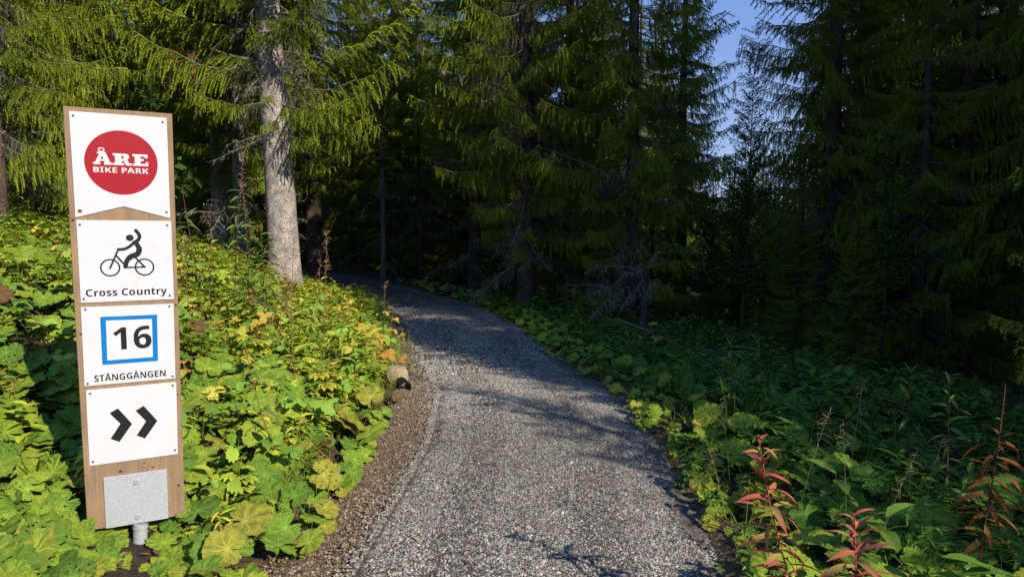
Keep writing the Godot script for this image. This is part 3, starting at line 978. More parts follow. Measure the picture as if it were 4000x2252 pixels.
# ---------------------------------------------------------------- trees
func build_trees() -> void:
	branch_sets()
	# the big pale spruce left of the path: its boughs one by one
	var at := ground_pt(-4.05, -12.5)
	var o := thing("spruce", "large spruce with pale grey sunlit trunk beside the bend of the path", "tree", at)
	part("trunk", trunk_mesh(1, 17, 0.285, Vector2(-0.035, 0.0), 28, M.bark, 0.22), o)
	# height above the foot, azimuth (0 right, 90 to the viewer), length, lift
	var boughs := [
		[4.0, 172, 2.5, 0.46], [3.9, 150, 2.3, 0.16], [3.4, 128, 1.5, -0.1], [3.5, 200, 1.9, 0.02], [4.6, 165, 2.6, 0.25], [4.9, 120, 2.2, 0.25], [5.3, 182, 2.8, 0.20],
		[3.9, 8, 2.9, 0.34], [3.7, 20, 2.4, 0.02], [3.35, 30, 2.25, -0.04], [3.1, 15, 2.0, -0.18], [3.0, 45, 1.4, -0.3], [2.85, 5, 1.25, -0.62], [4.4, 50, 2.1, 0.22], [4.8, 20, 2.7, 0.35], [4.5, 85, 1.2, -0.2], [3.6, 88, 0.7, -0.5], [3.2, 75, 0.9, -0.5],
		[3.6, -60, 1.9, 0.0], [4.1, -100, 2.0, 0.0], [4.3, -140, 2.1, 0.1], [3.3, -30, 1.8, -0.1], [3.1, 240, 1.6, -0.2]]
	rng.seed = 4242
	for q in boughs:
		var v := rng.randi_range(0, 4)
		part("branch", fine_br[v], o, null, aimed(Vector3(-0.035 * q[0], q[0], 0), deg_to_rad(q[1]), q[3], rr(-0.3, 0.3), q[2] / FINE_L))
	for i in 44:
		var y := rr(2.0, 5.6)
		part("dead_branch", dead_br[rng.randi_range(0, 4)], o, null, aimed(Vector3(0, y, 0), rr(0, TAU), rr(-0.6, 0.1), rr(-1, 1), rr(0.3, 0.95) if y > 2.6 else rr(0.12, 0.3)))
	# a hank of dry brown twigs caught in the left boughs
	var brown := mat(srgb(1.0, 0.62, 0.36), 0.95)
	for i in 7: part("dead_branch", dead_br[rng.randi_range(0, 4)], o, brown, aimed(Vector3(-1.45 + rr(-0.25, 0.25), 4.15 + rr(-0.25, 0.3), 0.55 + rr(-0.2, 0.2)), rr(0, TAU), rr(-1.5, -0.8), rr(-1, 1), rr(0.4, 0.65)))
	for i in 16: part("dead_branch", dead_br[rng.randi_range(0, 4)], o, null, aimed(Vector3(0, rr(0.9, 2.6), 0), rr(-0.6, PI + 0.6), rr(-0.5, 0.1), rr(-1, 1), rr(0.2, 0.34)))
	var per := [[], [], [], []]
	var y := 5.6
	while y < 16.5:
		for k in 5: per[rng.randi_range(0, 3)].append(aimed(Vector3(-0.035 * y, y, 0), rr(0, TAU), rr(-0.1, 0.4), rr(-0.3, 0.3), (2.8 * pow(1.0 - (y - 5.6) / 11.5, 0.8) + 0.15) / COARSE_L * rr(0.8, 1.1)))
		y += rr(0.3, 0.45)
	for k in 4: scatter("crown", coarse_br[k], per[k], [], o)

	# spruces whose trunks or crowns the picture tells apart
	var L := [
		# x, z, height, radius, bough length, crown base, options
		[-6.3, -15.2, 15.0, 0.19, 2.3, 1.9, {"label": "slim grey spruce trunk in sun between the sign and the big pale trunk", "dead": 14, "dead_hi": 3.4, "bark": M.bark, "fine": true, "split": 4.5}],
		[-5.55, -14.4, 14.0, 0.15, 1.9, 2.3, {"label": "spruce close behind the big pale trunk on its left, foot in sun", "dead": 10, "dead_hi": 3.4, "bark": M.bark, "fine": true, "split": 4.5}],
		[-7.9, -11.6, 12.0, 0.16, 2.5, 0.9, {"label": "dense sunlit spruce behind the top of the sign", "fine": true, "split": 6.5, "thin": 0.05}],
		[-6.5, -8.9, 9.0, 0.12, 2.0, 1.1, {"label": "sunlit spruce at the left edge of the picture", "fine": true, "split": 5.5, "thin": 0.1, "dead": 6}],
		[-10.2, -12.6, 13.0, 0.17, 2.6, 0.8, {"label": "spruce farthest left behind the sunlit spruce at the edge", "fine": true, "split": 6.5}],
		[-5.65, -20.0, 17.0, 0.25, 2.4, 3.0, {"label": "thick dark spruce trunk just right of the big pale trunk", "dead": 16, "dead_hi": 4.0}],
		[0.28, -13.9, 16.0, 0.20, 2.4, 1.7, {"label": "dark spruce trunk standing at the right edge of the path in mid picture", "dead": 40, "dead_lo": 0.75, "dead_hi": 5.0, "dead_len": 1.3, "fine": true, "split": 6.0, "thin": 0.08, "gap": 0.85}],
		[-0.95, -17.6, 15.0, 0.17, 2.2, 3.0, {"label": "brown spruce trunk behind the path edge, left of the mid picture spruce", "dead": 24, "dead_hi": 4.0}],
		[2.25, -13.2, 13.5, 0.15, 2.3, 0.8, {"label": "spruce with sunlit drooping boughs left of the gap of sky", "dead": 9, "dead_lo": 0.6, "dead_hi": 2.4, "fine": true, "split": 7.0, "thin": 0.05}],
		[5.5, -12.2, 14.0, 0.19, 1.95, 0.5, {"gap": 0.58, "label": "tall dark spruce just right of the gap of sky", "dead": 20, "dead_hi": 2.2, "fine": true, "split": 7.0, "thin": 0.05}],
		[7.4, -11.6, 15.0, 0.17, 2.1, 0.9, {"gap": 0.6, "label": "dark spruce with sun flecked trunk near the right edge", "dead": 20, "dead_hi": 3.0, "fine": true, "split": 6.0, "thin": 0.15}],
		[9.0, -13.0, 15.0, 0.18, 2.4, 0.5, {"label": "dark spruce at the right edge of the picture", "fine": true, "split": 6.5}],
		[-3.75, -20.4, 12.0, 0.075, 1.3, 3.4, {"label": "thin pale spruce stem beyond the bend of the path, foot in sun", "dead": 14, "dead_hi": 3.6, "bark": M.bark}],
		[-2.75, -20.9, 12.0, 0.06, 1.2, 3.2, {"label": "thin dark spruce stem right of the pale stem beyond the bend", "dead": 14, "dead_hi": 3.6}],
		[4.2, -17.5, 13.0, 0.16, 2.0, 0.5, {"label": "dark spruce low in the forest behind the sunlit drooping boughs", "dead": 10}],
		[1.5, -18.6, 16.0, 0.19, 2.4, 1.0, {"label": "dark spruce behind and right of the mid picture trunk", "dead": 20, "dead_hi": 3.2}],
		[7.2, -14.8, 14.0, 0.16, 2.3, 0.5, {"label": "dark spruce behind the gap between the two dark trunks on the right"}],
		[9.9, -15.4, 15.0, 0.17, 2.5, 0.6, {"label": "dark spruce behind the one at the right edge of the picture"}],
		[8.3, -12.2, 11.0, 0.13, 1.9, 0.4, {"label": "bushy dark spruce close right of the sun flecked trunk", "fine": true, "split": 5.5}],
		[6.35, -10.9, 8.5, 0.10, 1.6, 0.3, {"label": "bushy half grown spruce between the two dark trunks on the right", "fine": true, "split": 5.5}],
		[8.6, -17.4, 16.0, 0.19, 2.3, 1.2, {"label": "dark spruce behind the tall one right of the gap of sky", "dead": 8}],
	]
	var seed := 10
	for q in L:
		seed += 1
		q[6]["seed"] = seed
		spruce(ground_pt(q[0], q[1]), q[2], q[3], q[4], q[5], q[6])

	# the deep forest: four trees, set out again and again
	var protos := []
	for i in 4:
		var far := spruce(Vector3.ZERO, [15.0, 17.0, 13.0, 16.0][i], 0.19, [2.5, 2.7, 2.2, 2.4][i], [0.5, 1.2, 0.2, 0.8][i], {"seed": 70 + i, "sides": 8, "gap": 1.1, "label": "dark spruce deep in the shade of the forest", "group": "spruces deep in the forest"})
		protos.append(far)
	rng.seed = 8088
	var spots := []
	var tries := 0
	while spots.size() < 150 and tries < 6000:
		tries += 1
		var z := -(17.5 + 40.0 * pow(rng.randf(), 1.5))
		var x := rr(-0.85, 0.85) * -z
		var dir := x / -z
		if absf(path_at(x, z).x) < 2.0: continue
		var crown := 2.4 / -z
		if dir > 0.300 - crown and dir < 0.392 + crown: continue
		var ok := true
		for s in spots:
			if (s - Vector2(x, z)).length() < 1.9: ok = false
		for q in L:
			if (Vector2(q[0], q[1]) - Vector2(x, z)).length() < 2.0: ok = false
		if ok: spots.append(Vector2(x, z))
	for i in spots.size():
		var t: Node3D = protos[i % 4]
		if i >= 4:
			t = t.duplicate()
			t.name = numbered("spruce")
			add_child(t)
		t.position = ground_pt(spots[i].x, spots[i].y)
		t.rotation.y = rr(0, TAU)
		t.scale = Vector3.ONE * rr(0.8, 1.15)
		var bearing: float = spots[i].x / -spots[i].y
		var where := "right of the tall spruce beside the gap of sky"
		if bearing < -0.42: where = "behind the sign and the sunlit spruces on the left"
		elif bearing < -0.26: where = "between the sign and the big pale trunk"
		elif bearing < -0.04: where = "beyond the path bend right of the pale trunk"
		elif bearing < 0.34: where = "behind the mid picture spruces left of the sky gap"
		tag(t, "dark spruce deep in the shade " + where, "tree", "spruces deep in the forest " + where)
	# young growth under the tall trees
	rng.seed = 515
	var young := 0
	while young < 30:
		var z := -rr(9.5, 19.0)
		var x := rr(2.6, 0.8 * -z) if young < 22 else rr(0.9, 3.6)
		if young >= 22: z = -rr(15.0, 19.0)
		if path_at(x, z).x < 2.1: continue
		var dir := x / -z
		var top := rr(2.0, 4.4)
		if dir > 0.25 and dir < 0.44: top = minf(top, 1.6 - 0.09 * z - height(x, z))
		if z > -11.0: top = minf(top, 2.6)
		var t: Node3D = protos[2].duplicate()
		t.name = numbered("spruce")
		add_child(t)
		var side := "right of the gap of sky" if dir > 0.36 else "left of the gap of sky"
		tag(t, "young bushy spruce in the shade under the tall spruces " + side, "tree", "young spruces " + side)
		t.position = ground_pt(x, z)
		t.scale = Vector3(1.25, 1, 1.25) * top / 13.0
		t.rotation.y = rr(0, TAU)
		young += 1
	# low trees that close the foot of the gap of sky
	rng.seed = 99
	for k in 26:
		var z := -15.5 - 1.35 * k + rr(-0.4, 0.4)
		var x := -z * (0.285 + 0.125 * fposmod(k * 0.618, 1.0))
		var q := [x, z, (1.6 - 0.125 * z - height(x, z)) / 13.0 * rr(0.7, 1.0)]
		var t: Node3D = protos[2].duplicate()
		t.name = numbered("spruce")
		add_child(t)
		tag(t, "young spruce in the dark below the gap of sky", "tree", "young spruces below the gap of sky")
		t.position = ground_pt(q[0], q[1])
		t.scale = Vector3.ONE * q[2]
		t.rotation.y = rr(0, TAU)
	# the forest edge to the right of the viewer: it shades the path and the slope
	rng.seed = 313
	var edge := []
	for a in [[5.9, 0.46], [6.9, 0.60], [8.2, 0.80], [9.9, 0.95], [11.7, 1.1], [14.0, 1.25]]:   # rows along the sun's way, with the height of their trees
		var run := -6.0
		while run < 14.0:
			var qq: float = a[0] + rr(-0.35, 0.35)
			var ex := qq * 0.743 + run * 0.669
			var ez := -qq * 0.669 + run * 0.743
			run += rr(1.6, 2.3)
			if absf(ex) < 0.76 * -ez + 1.3: continue
			if ex < 3.6: continue
			if a[0] < 8.5 and rng.randf() < 0.30: continue
			if a[0] > 9.0 and a[0] < 10.5 and rng.randf() < 0.72: continue
			edge.append([ex, ez, (a[1] + 0.030 * maxf(0, run)) * rr(0.9, 1.1)])
	for a in [[4.05, 2.6, 6.1], [5.0, 1.2, 5.6], [5.4, -0.4, 5.6], [5.5, 2.6, 7.2]]:   # slim ones whose tips throw their shade across the path
		edge.append([a[0] * 0.743 + a[1] * 0.669, -a[0] * 0.669 + a[1] * 0.743, a[2] / 15.0, 1.05])
	for q in edge:
		var t: Node3D = protos[int(absf(q[0] * 7.0)) % 4 if q[2] > 0.5 else 0].duplicate()
		t.name = numbered("spruce")
		add_child(t)
		tag(t, "spruce of the forest edge beside the viewer", "tree", "spruces of the forest edge beside the viewer")
		t.position = ground_pt(q[0], q[1])
		t.scale = Vector3.ONE * q[2]
		if q.size() > 3: t.scale *= Vector3(q[3], 1, q[3])
		t.rotation.y = q[0]

	# broken snag and its neighbour right of the path
	for q in [[1.98, -10.5, 1.25, 0.09, "broken grey snag with bare twigs right of the path"], [1.55, -10.9, 0.85, 0.05, "short dead stump left of the broken snag"]]:
		var s := thing("dead_trunk", q[4], "tree stump", ground_pt(q[0], q[1]))
		part("trunk", trunk_mesh(500 + int(q[3] * 100), q[2], q[3], Vector2(0.03, 0), 12, M.bark_dark, 0.2), s)
		rng.seed = 505
		for i in 6: part("dead_branch", dead_br[rng.randi_range(0, 4)], s, null, aimed(Vector3(0, rr(0.4, 1.0) * q[2], 0), rr(0, TAU), rr(-0.5, 0.5), rr(-1, 1), rr(0.35, 0.75)))

	# leafy trees: a sapling in the gap of sky, and bushes at the back
	var oval := []
	for i in 3: oval.append(leafy_branch(600 + i, 0.9, 0.075, 0))
	var rowan := []
	for i in 2: rowan.append(leafy_branch(620 + i, 0.8, 0.05, 1))
	var bushes := [
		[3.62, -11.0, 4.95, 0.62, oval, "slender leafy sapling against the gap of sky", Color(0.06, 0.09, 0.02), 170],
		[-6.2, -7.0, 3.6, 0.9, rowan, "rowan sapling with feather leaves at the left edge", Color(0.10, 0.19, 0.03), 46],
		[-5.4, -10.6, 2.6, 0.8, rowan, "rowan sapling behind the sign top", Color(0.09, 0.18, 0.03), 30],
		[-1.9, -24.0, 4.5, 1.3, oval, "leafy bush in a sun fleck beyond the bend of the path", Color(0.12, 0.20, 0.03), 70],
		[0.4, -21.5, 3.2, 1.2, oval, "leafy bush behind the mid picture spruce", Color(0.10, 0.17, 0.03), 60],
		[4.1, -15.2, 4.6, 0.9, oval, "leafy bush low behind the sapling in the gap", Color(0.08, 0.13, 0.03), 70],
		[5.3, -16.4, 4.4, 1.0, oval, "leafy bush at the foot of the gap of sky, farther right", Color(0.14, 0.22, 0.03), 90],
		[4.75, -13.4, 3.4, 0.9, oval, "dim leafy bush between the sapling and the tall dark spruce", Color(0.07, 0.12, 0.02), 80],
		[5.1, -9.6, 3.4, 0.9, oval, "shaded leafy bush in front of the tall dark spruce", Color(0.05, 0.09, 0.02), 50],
	]
	for q in bushes:
		rng.seed = int(q[2] * 100)
		var s := thing("sapling", q[5], "sapling", ground_pt(q[0], q[1]))
		part("trunk", trunk_mesh(640, q[2], 0.022, Vector2(0.02, 0.01), 8, M.bark_dark, 0.1), s)
		var px := [[], [], []]
		var pc := [[], [], []]
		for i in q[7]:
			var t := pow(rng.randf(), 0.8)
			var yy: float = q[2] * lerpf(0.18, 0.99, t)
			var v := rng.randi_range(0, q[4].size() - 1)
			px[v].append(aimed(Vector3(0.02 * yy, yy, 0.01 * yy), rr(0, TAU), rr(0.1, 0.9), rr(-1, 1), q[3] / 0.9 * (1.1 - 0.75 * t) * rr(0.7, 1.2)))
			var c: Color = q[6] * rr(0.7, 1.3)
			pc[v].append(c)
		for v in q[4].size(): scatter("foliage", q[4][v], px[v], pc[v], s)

# ---------------------------------------------------------------- plants
func lay(n: Vector3, turn: float, s: float, at: Vector3) -> Transform3D:   # the leaf's own y along n
	n = n.normalized()
	var x := Vector3(cos(turn), 0, sin(turn))
	x = (x - n * x.dot(n)).normalized()
	return Transform3D(Basis(x, n, x.cross(n)).scaled_local(Vector3.ONE * s), at)

func build_leaves() -> void:
	var plain := []
	var spot := []
	for i in 5: plain.append(broad_leaf(700 + i, 0.1, 0.26, null))
	for i in 3: spot.append(broad_leaf(720 + i, 0.1, 0.26, null))
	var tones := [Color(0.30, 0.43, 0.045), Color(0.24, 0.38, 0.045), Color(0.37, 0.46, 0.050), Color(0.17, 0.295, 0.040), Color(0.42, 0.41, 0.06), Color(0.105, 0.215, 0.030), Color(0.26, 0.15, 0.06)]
	var mats := []
	for c in tones:
		var a: StandardMaterial3D = M.leaf_plain.duplicate(); a.albedo_color = c.linear_to_srgb()
		var b: StandardMaterial3D = M.leaf_spot.duplicate(); b.albedo_color = c.linear_to_srgb()
		mats.append([a, b])
	# patches one can point to: centre, reach, words
	var patches := [
		[Vector2(-2.5, -2.9), "broad green leaves at the lower left, left of the sign"],
		[Vector2(-1.65, -2.75), "broad green leaves round the foot of the sign post"],
		[Vector2(-1.2, -3.3), "broad leaves right of the sign foot, spilling onto the path edge"],
		[Vector2(-1.15, -4.3), "broad leaves between the sign and the stone by the drain pipe"],
		[Vector2(-2.9, -4.6), "broad leaves on the bank behind the left side of the sign"],
		[Vector2(-1.9, -5.4), "broad leaves on the bank in mid left below the yellow herbs"],
		[Vector2(1.45, -2.75), "sunlit broad leaves under the red fireweed at the lower right"],
		[Vector2(1.55, -4.2), "broad leaves along the right path edge near the viewer"],
		[Vector2(1.75, -6.0), "shaded broad leaves along the right path edge farther on"],
		[Vector2(2.7, -4.1), "dark broad leaves on the slope at the right edge of the picture"],
	]
	var nodes := []
	for p in patches: nodes.append(thing("butterbur_patch", p[1], "plants", ground_pt(p[0].x, p[0].y)))
	var xs := {}
	var cs := {}
	rng.seed = 7001
	var placed := 0
	for i in 12500:
		var left := i % 3 != 0
		var z := -2.0 - 14.0 * pow(rng.randf(), 1.7)
		var x := 0.0
		var dens := 1.0
		if left:
			x = -0.95 - 6.5 * pow(rng.randf(), 1.3)
		else:
			x = path_mid(z) + 0.75 + 5.2 * pow(rng.randf(), 1.6)
		var al := path_at(x, z)
		var e := absf(al.x) - half_width(al.y)
		if left:
			var edge := (0.22 if z > -5.0 else 0.30) + 0.16 * bump.get_noise_2d(x * 5, z * 5)
			if e < edge or (z < -5.9 and z > -6.9 and e < 0.55): continue
			if e < edge + 0.5 and rng.randf() < 0.62: continue
			if z < -5.4 and z > -11.0 and e < 3.6 and rng.randf() < 0.72: continue      # yellow herbs grow here
		else:
			var edge := -0.04 + 0.12 * bump.get_noise_2d(x * 5, z * 5)
			if z > -4.6: edge += 0.15
			if e < edge: continue
			if e > 1.2 and rng.randf() < 0.55: continue
		
		if absf(x) > 1.0 * -z + 0.8: continue
		var s := ((0.36 + 0.95 * pow(rng.randf(), 1.4)) if z > -7 else rr(0.4, 0.9)) * (1.0 if e > 0.35 or not left else 0.6)
		if not left and e < 0.4: s *= 0.55
		if not left and z < -9: s *= 0.8
		var lift := rr(0.02, 0.15) * s + 0.01 + (0.08 * rng.randf() if e > 0.8 else 0.0)
		# keep the face of the sign clear
		if x > -2.3 and x < -1.1 and z > -2.95: lift = minf(lift, 0.10)
		if z > -3.24 and absf(x / z - 0.551) < 0.05 + 0.05 * s and (z < -2.6 or height(x, z) + lift + 0.12 * s > 1.6 - 1.50 * z / -3.07): continue
		var n := Vector3(rr(-0.7, 0.7) + (0.25 if left else 0.0), 1.0, rr(-0.5, 0.7) + 0.25)
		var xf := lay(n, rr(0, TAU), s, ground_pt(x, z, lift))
		var sp := rng.randf() < 0.32
		var v := rng.randi_range(0, 2) if sp else rng.randi_range(0, 4)
		var tone := rng.randi_range(0, 4) if rng.randf() < 0.985 else 6
		if tone == 4 and rng.randf() < 0.5: tone = 1
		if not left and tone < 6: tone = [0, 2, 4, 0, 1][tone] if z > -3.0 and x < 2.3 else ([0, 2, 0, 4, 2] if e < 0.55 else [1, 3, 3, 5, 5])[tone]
		if left and e < 0.6 and rng.randf() < 0.2: tone = 4
		if z > -6.6:
			var best := 0
			var bd := 1e9
			for k in patches.size():
				var d: float = (patches[k][0] - Vector2(x, z)).length()
				if d < bd: bd = d; best = k
			if bd < 1.05 and nodes[best].get_child_count() < 150:
				xf.origin -= nodes[best].position
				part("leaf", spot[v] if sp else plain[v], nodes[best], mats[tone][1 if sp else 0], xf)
				placed += 1
				continue
		var key := [sp, v]
		xs.get_or_add(key, []).append(xf)
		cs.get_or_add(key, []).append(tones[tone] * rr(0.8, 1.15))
	for i in 110:   # small leaves low round the post
		var z := -rr(2.85, 3.4)
		var x := z * (0.551 + rr(-0.085, 0.085))
		if z < -2.95 and z > -3.2 and absf(x / z - 0.549) < 0.022: continue
		var xf := lay(Vector3(rr(-0.3, 0.5), 1.0, rr(0.0, 0.6)), rr(0, TAU), rr(0.30, 0.75), ground_pt(x, z, rr(0.0, 0.03)) - nodes[1].position)
		var sp := rng.randf() < 0.3
		part("leaf", spot[rng.randi_range(0, 2)] if sp else plain[rng.randi_range(0, 4)], nodes[1], mats[rng.randi_range(0, 4)][1 if sp else 0], xf)
	for i in 1800:
		var z := -8.0 - 11.0 * rng.randf()
		var x := rr(-4.0, 2.4)
		var al := path_at(x, z)
		var e := al.x - half_width(al.y)
		if e < -0.02 or e > 0.9: continue
		var v := rng.randi_range(0, 4)
		xs.get_or_add([false, v], []).append(lay(Vector3(rr(-0.5, 0.5), 1.0, rr(-0.2, 0.8)), rr(0, TAU), rr(0.5, 0.95), ground_pt(x, z, rr(0.03, 0.16))))
		cs.get_or_add([false, v], []).append(tones[[0, 1, 0, 2, 4][v]] * rr(0.8, 1.15))
	for i in 120:
		var low := i < 80
		var x := rr(-2.0, -1.15) if low else rr(1.05, 2.0)
		var z := rr(-2.98, -2.35) if low else rr(-2.75, -2.25)
		var s := rr(0.35, 0.7) if low else rr(0.7, 1.4)
		var lift := rr(0.0, 0.03) if low else rr(0.08, 0.26)
		if low and absf(x / z - 0.551) < 0.05 + 0.04 * s and (z < -2.72 or height(x, z) + lift + 0.10 * s > 1.6 - 1.52 * z / -3.07): continue
		var k := 1 if low else 6
		var xf := lay(Vector3(rr(-0.4, 0.6), 1.0, rr(-0.1, 0.8)), rr(0, TAU), s, ground_pt(x, z, lift) - nodes[k].position)
		var sp := rng.randf() < 0.35
		part("leaf", spot[rng.randi_range(0, 2)] if sp else plain[rng.randi_range(0, 4)], nodes[k], mats[[0, 2, 4, 0, 1, 2][rng.randi_range(0, 5)]][1 if sp else 0], xf)
	var hands := [palm_leaf(960, 0.10, null), palm_leaf(961, 0.085, null), palm_leaf(962, 0.11, null)]
	var px := [[], [], []]
	var pc := [[], [], []]
	for i in 420:
		var z := -2.6 - 7.5 * rng.randf()
		var x := -1.2 - 4.0 * pow(rng.randf(), 1.2)
		var al := path_at(x, z)
		if -al.x - half_width(al.y) < 0.4: continue
		if z > -3.3 and x > -2.3 and x < -1.2: continue
		var v := rng.randi_range(0, 2)
		px[v].append(lay(Vector3(rr(-0.5, 0.7), 1, rr(-0.2, 0.9)), rr(0, TAU), rr(0.5, 1.15), ground_pt(x, z, rr(0.10, 0.34))))
		pc[v].append([Color(0.22, 0.36, 0.05), Color(0.30, 0.42, 0.05), Color(0.16, 0.28, 0.04), Color(0.45, 0.40, 0.06)][rng.randi_range(0, 3)] * rr(0.85, 1.15))
	var lot := heap("broad_leaves")
	for v in 3: scatter("cut_leaves", hands[v], px[v], pc[v], lot, M.leaf)
	for key in xs:
		scatter("leaves", spot[key[1]] if key[0] else plain[key[1]], xs[key], cs[key], lot, M.leaf_spot if key[0] else M.leaf_plain)

	# fine herbs, grasses and ferny growth
	var herbs := []
	for k in 4:
		for i in 2: herbs.append(herb(800 + k * 10 + i, 0.32 if k != 2 else 0.25, k))
	var hx := []
	var hc := []
	for i in 8: hx.append([]); hc.append([])
	rng.seed = 7100
	for i in 6400:
		var left := i % 5 < 3
		var z := 0.0
		var x := 0.0
		if left:
			z = rr(-13.5, -4.4) if rng.randf() < 0.85 else rr(-4.4, -2.3)
			x = -1.2 - 5.5 * pow(rng.randf(), 1.4) - 0.07 * maxf(0, -z - 6.0)
		else:
			z = -2.4 - 14.0 * pow(rng.randf(), 1.3)
			x = path_mid(z) + 0.8 + 6.8 * pow(rng.randf(), 1.2)
		var al := path_at(x, z)
		var e := absf(al.x) - half_width(al.y)
		if e < (0.32 if left else 0.02): continue
		if absf(x) > 1.0 * -z + 0.8: continue
		if z > -3.2 and x > -2.4 and x < -1.0: continue
		if left and bump.get_noise_2d(x * 2.2 + 50.0, z * 2.2) < -0.12 and rng.randf() < 0.7: continue
		var v := rng.randi_range(0, 7)
		var s := (0.45 + 0.95 * pow(rng.randf(), 1.6)) * (0.5 if e < 0.6 else 1.0) * (0.72 if left and z > -5.2 else 1.0)
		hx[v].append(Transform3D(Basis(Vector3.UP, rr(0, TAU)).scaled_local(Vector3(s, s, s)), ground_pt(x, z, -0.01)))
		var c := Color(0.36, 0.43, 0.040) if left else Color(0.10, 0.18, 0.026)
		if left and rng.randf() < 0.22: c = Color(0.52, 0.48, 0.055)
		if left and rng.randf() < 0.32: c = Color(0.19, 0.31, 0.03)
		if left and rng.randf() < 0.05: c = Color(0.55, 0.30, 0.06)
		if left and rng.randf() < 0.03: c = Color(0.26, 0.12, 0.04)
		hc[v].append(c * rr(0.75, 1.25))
	var growth := heap("undergrowth")
	for v in 8: scatter("herbs", herbs[v], hx[v], hc[v], growth)

	var tufts := [grass_tuft(900, 0.30, 16), grass_tuft(901, 0.42, 14), grass_tuft(902, 0.62, 16)]
	var gx := [[], [], []]
	var gc := [[], [], []]
	rng.seed = 7200
	for i in 1300:
		var left := i % 2 == 0
		var z := -2.2 - 13.0 * pow(rng.randf(), 1.3)
		var x := (-1.05 - 5.0 * pow(rng.randf(), 1.5)) if left else (path_mid(z) + 0.85 + 6.0 * pow(rng.randf(), 1.3))
		var al := path_at(x, z)
		var e := absf(al.x) - half_width(al.y)
		if e < 0.14: continue
		if z > -3.3 and x > -2.4 and x < -1.0: continue
		var v := rng.randi_range(0, 2)
		if left or e < 0.5: v = rng.randi_range(0, 1)
		var s := rr(0.5, 1.0)
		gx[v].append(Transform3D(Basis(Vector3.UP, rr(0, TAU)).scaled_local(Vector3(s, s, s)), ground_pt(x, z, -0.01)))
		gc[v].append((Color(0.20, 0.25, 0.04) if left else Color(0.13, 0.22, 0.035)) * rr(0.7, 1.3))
	var meadow := heap("grass")
	for v in 3: scatter("grass_blades", tufts[v], gx[v], gc[v], meadow)

# one fireweed: stem, leaves one by one, a tuft of empty pods where it has one
func fireweed(at: Vector3, H: float, lean: Vector3, n: int, len: float, look: String, label: String, pods := 0.0) -> void:
	var o := thing("fireweed", label, "plant", at)
	rng.seed = int(absf(at.x) * 1000 + absf(at.z) * 77)
	var red := Color(0.46, 0.095, 0.075)
	var stemc: Color = {"red": Color(0.40, 0.06, 0.05), "orange": Color(0.22, 0.05, 0.03), "green": Color(0.20, 0.07, 0.04), "dry": Color(0.22, 0.08, 0.045)}[look]
	var st := curved(Vector3.ZERO, (Vector3.UP + lean).normalized(), H, -0.15, 10, 0.035)
	var b := MB.new()
	var rad := []
	for i in 11: rad.append(0.0046 - 0.00030 * i)
	b.tube(st, rad, 6, stemc)
	part("stem", b.mesh(M.wood, null, true), o)
	var kinds := []
	for i in 3:
		var c := Color(0.15, 0.24, 0.04); var t := c
		if look == "red": c = [red, Color(0.36, 0.14, 0.08), Color(0.32, 0.34, 0.07)][i]; t = Color(0.46, 0.12, 0.08)
		if look == "orange": c = [Color(0.20, 0.13, 0.03), Color(0.14, 0.17, 0.03), Color(0.19, 0.08, 0.035)][i]; t = Color(0.30, 0.08, 0.03)
		if look == "green": c = [Color(0.13, 0.22, 0.035), Color(0.16, 0.24, 0.04), Color(0.11, 0.17, 0.05)][i]; t = c * 0.95
		if look == "dry": c = Color(0.26, 0.13, 0.06); t = c
		kinds.append(lance_leaf(int(at.x * 50) + i, len, len * 0.155, [1.1, 0.5, 2.0][i], c, t))
	for i in n:
		var t := lerpf(0.3 if look != "red" else 0.12, 1.0 if pods == 0.0 else 0.80, float(i) / n)
		var si := mini(int(t * 10), 9)
		var p: Vector3 = st[si].lerp(st[si + 1], t * 10 - si)
		var s := rr(0.75, 1.15) * (1.0 if t < 0.75 else lerpf(1.0, 0.45, (t - 0.75) / 0.25))
		var v := rng.randi_range(0, 2)
		part("leaf", kinds[v], o, null, aimed(p, i * 2.4 + rr(-0.3, 0.3), lerpf(-0.15, 0.9, pow(t, 3)) + rr(-0.4, 0.35), rr(-0.7, 0.7), s))
	if pods > 0.0:
		var w := MB.new()
		for i in int(26 * pods):
			var t := rr(0.7, 1.0)
			var si := mini(int(t * 10), 9)
			var p: Vector3 = st[si].lerp(st[si + 1], t * 10 - si)
			var a := rr(0, TAU)
			var q := curved(p, Vector3(cos(a), rr(0.1, 1.2), sin(a)).normalized(), rr(0.025, 0.06), rr(-0.5, 1.5), 3, 0.3)
			w.tube(q, [0.0016, 0.0022, 0.0016, 0.0008], 3, Color(0.30, 0.20, 0.12) * rr(0.6, 1.3))
		part("seed_head", w.mesh(M.dry), o)

